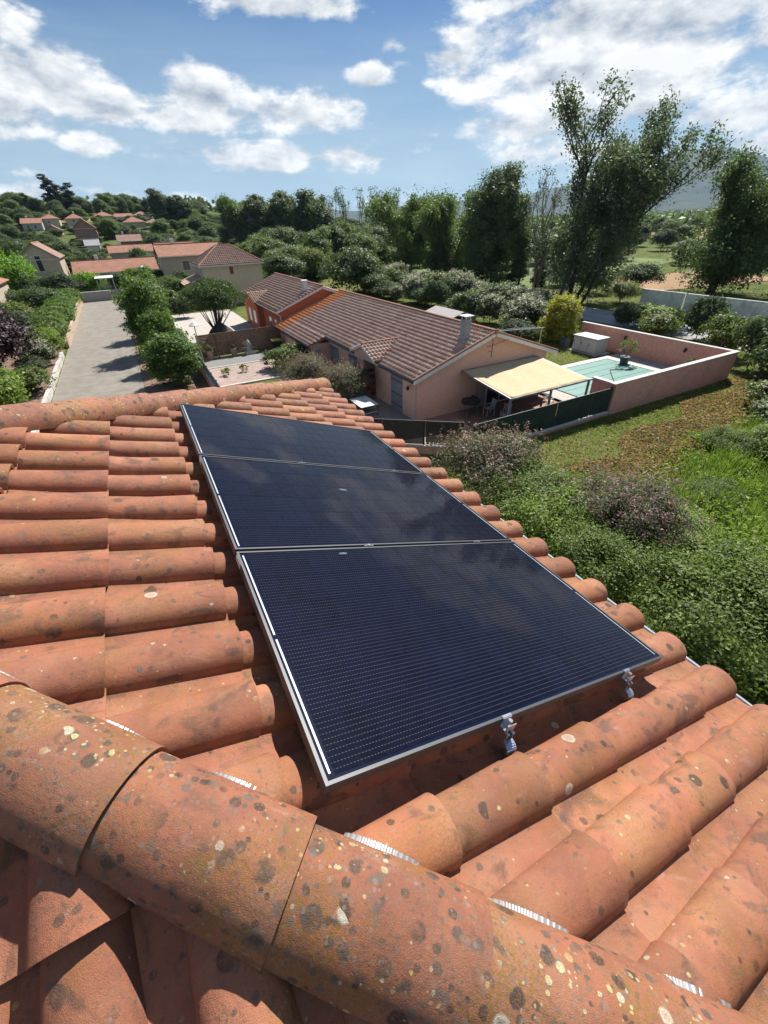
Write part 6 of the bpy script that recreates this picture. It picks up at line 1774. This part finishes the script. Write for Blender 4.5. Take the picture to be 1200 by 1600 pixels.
def zone_points(n, rng, test, x0, x1, y0, y1, jitter_h):
    P = np.stack([rng.uniform(x0, x1, n), rng.uniform(y0, y1, n)], 1); P = P[test(P[:, 0], P[:, 1])]
    return np.concatenate([P, (terr(P[:, 0], P[:, 1]) + jitter_h(P, rng))[:, None]], 1)
def wline(x): return 7.4 + .155 * (x - 13)
def ground_cover():
    rng = np.random.default_rng(14)
    cl = rng.uniform((11.5, -4), (36, 11), (860, 2)); cl = cl[cl[:, 1] < wline(cl[:, 0]) + rng.normal(size=len(cl)) * .3]
    k = 190; hgt = rng.uniform(.25, 1.0, len(cl)); big_ = rng.uniform(.25, .55, len(cl))
    P = np.repeat(cl, k, 0) + rng.normal(size=(len(cl) * k, 2)) * np.repeat(big_, k)[:, None]
    hz = np.repeat(hgt, k) * (rng.random(len(P)) ** .5)
    P3 = np.concatenate([P, (terr(P[:, 0], P[:, 1]) + hz)[:, None]], 1)
    V, F = leaf_quads(P3, .15, rng=rng, up=.5, asp=.42); add_mesh_obj('weeds', np_mesh('weeds', V, F, M['lf_bright']), kind='stuff')
    # tall grass blades standing among the weeds
    c2 = rng.uniform((16, 0), (36, 10), (420, 2)); c2 = c2[c2[:, 1] < wline(c2[:, 0]) - .3]; k = 60
    P = np.repeat(c2, k, 0) + rng.normal(size=(len(c2) * k, 2)) * .22; n = len(P)
    h = rng.uniform(.5, 1.25, n); z = terr(P[:, 0], P[:, 1]); lean = rng.normal(size=(n, 2)) * .18 + (.12, .0); w = .018
    a = rng.uniform(0, 6.28, n); dx, dy = np.cos(a) * w, np.sin(a) * w
    V = np.empty((n, 4, 3)); V[:, 0] = np.stack([P[:, 0] - dx, P[:, 1] - dy, z], 1); V[:, 1] = np.stack([P[:, 0] + dx, P[:, 1] + dy, z], 1)
    V[:, 2] = np.stack([P[:, 0] + lean[:, 0] * h + dx * .3, P[:, 1] + lean[:, 1] * h + dy * .3, z + h], 1); V[:, 3] = np.stack([P[:, 0] + lean[:, 0] * h - dx * .3, P[:, 1] + lean[:, 1] * h - dy * .3, z + h], 1)
    add_mesh_obj('tall_grass', np_mesh('tall_grass', V.reshape(-1, 3), np.arange(n * 4).reshape(n, 4), M['lf_bright']), kind='stuff')
    # mown lawn along the fence and dry cut litter on the slope
    def lawn(x, y): return (y > wline(x) - .4) & (y < 14.7)
    P3 = zone_points(90000, rng, lawn, 9, 37, 6.5, 14.8, lambda P, r: r.random(len(P)) * .07)
    nz = np.sin(P3[:, 0] * .9) + np.sin(P3[:, 1] * 1.7 + P3[:, 0] * .6) * .6
    dry = (P3[:, 1] < wline(P3[:, 0]) + 3.5 + nz * .45) & (P3[:, 0] > 15 + nz) & (rng.random(len(P3)) < .85) | (rng.random(len(P3)) < .05)
    V, F = leaf_quads(P3[~dry], .085, rng=rng, up=.2, asp=.3, direc=(0, 0, .6)); add_mesh_obj('lawn_grass', np_mesh('lawn_grass', V, F, M['lf_lawn']), kind='stuff')
    V, F = leaf_quads(P3[dry] + (0, 0, .03), .15, rng=rng, up=.3, asp=.5); add_mesh_obj('dry_cuttings', np_mesh('dry_cuttings', V, F, M['lf_dry']), kind='stuff')
    # strip of grass in the pool garden and under the hedge
    P3 = zone_points(26000, rng, lambda x, y: y > 23.6, 23.3, 44, 23.4, 34, lambda P, r: r.random(len(P)) * .1)
    V, F = leaf_quads(P3, .12, rng=rng, asp=.3, direc=(0, 0, .6)); add_mesh_obj('garden_grass', np_mesh('garden_grass', V, F, M['lf_lawn']), kind='stuff')
ground_cover()
for (x, y, h, w, k_, lab) in [(24.5, 6.6, 1.9, 3.2, 'nearB', 'round dark centred weed clump in the middle of the bank'), (28.5, 8.4, 1.5, 3.2, 'shrubD', 'dark green weed clump below the dry slope'), (31.5, 9.6, 1.9, 3.4, 'shrub', 'leafy clump at the end of the dry slope')]:
    plant(P_[k_], 'weed_clump', x, y, h, w, lab, 'shrub')

rr = random.Random(17); WC = []
for i in range(15):
    x = rr.uniform(14.5, 33); y = rr.uniform(-2, wline(x) - .8); kk = rr.choice(['nearB', 'near', 'nearB', 'shrub'])
    t = plant(P_[kk], 'weed_clump', x, y, rr.uniform(.8, 1.6), rr.uniform(1.8, 3.2), 'tall weed clump on the overgrown bank', 'shrub', 'weed clumps on the bank')
ORD = ['first', 'second', 'third', 'fourth', 'fifth', 'sixth', 'seventh', 'eighth', 'ninth', 'tenth', 'eleventh', 'twelfth', 'thirteenth', 'fourteenth', 'fifteenth', 'sixteenth', 'seventeenth', 'eighteenth', 'nineteenth', 'twentieth', 'twenty-first', 'twenty-second', 'twenty-third', 'twenty-fourth', 'twenty-fifth', 'twenty-sixth', 'twenty-seventh', 'twenty-eighth', 'twenty-ninth', 'thirtieth']
def ordinals(group, text, name=None):
    L = [o for o in COL.objects if o.get('group') == group and o.parent is None and (name is None or o.name.startswith(name))]
    L.sort(key=lambda o: math.atan2(o.location.x, o.location.y))
    for i, o in enumerate(L[:30]): o['label'] = text % (ORD[i] + ' from the left')
ordinals('clump of poplars by the bend', 'green tree, %s, in the dense poplar clump by the bend')
ordinals('row of slim poplars', 'slim sparse poplar, %s, in the row left of centre')
ordinals('mixed hedge behind the pink house', 'white flowering shrub, %s of its kind in the pink house hedge', 'flowering_shrub')
ordinals('mixed hedge behind the pink house', 'plain green shrub, %s of its kind in the pink house hedge', 'hedge_shrub')
ordinals('lower row of the mixed hedge', 'low shrub, %s, on the house side of the hedge')
ordinals('skyline trees', 'skyline tree, %s, along the top of the hill')
ordinals('clump above the red-orange roof', 'leaning dense tree, %s, in the clump above the red-orange roof')
ordinals('garden trees by the cream house', 'small leafy tree, %s, between road end and cream house')
ordinals('weed clumps on the bank', 'tall weed clump, %s, on the overgrown bank')
L = [o for o in COL.objects if o.get('group') == 'clipped hedge along the road']; L.sort(key=lambda o: o.location.y)
for i, o in enumerate(L): o['label'] = 'rounded light green clipped shrub, %s from the near end of the roadside hedge' % ORD[i]

# ------------------------------------------------------------------ air
HAZE = 0.000045
if HAZE:
    mb = MB().box(-7400, 9400, -3400, 9400, -12, 420)
    m = bpy.data.materials.new('haze_air'); m.use_nodes = True; k = NT(m.node_tree)
    for n in list(k.n): k.n.remove(n)
    out = k.new('ShaderNodeOutputMaterial'); pv = k.new('ShaderNodeVolumePrincipled')
    pv.inputs['Density'].default_value = HAZE; pv.inputs['Color'].default_value = (.45, .68, 1.0, 1); pv.inputs['Anisotropy'].default_value = .2
    k.l.new(pv.outputs[0], out.inputs['Volume'])
    mb.build('haze', m, kind='stuff')
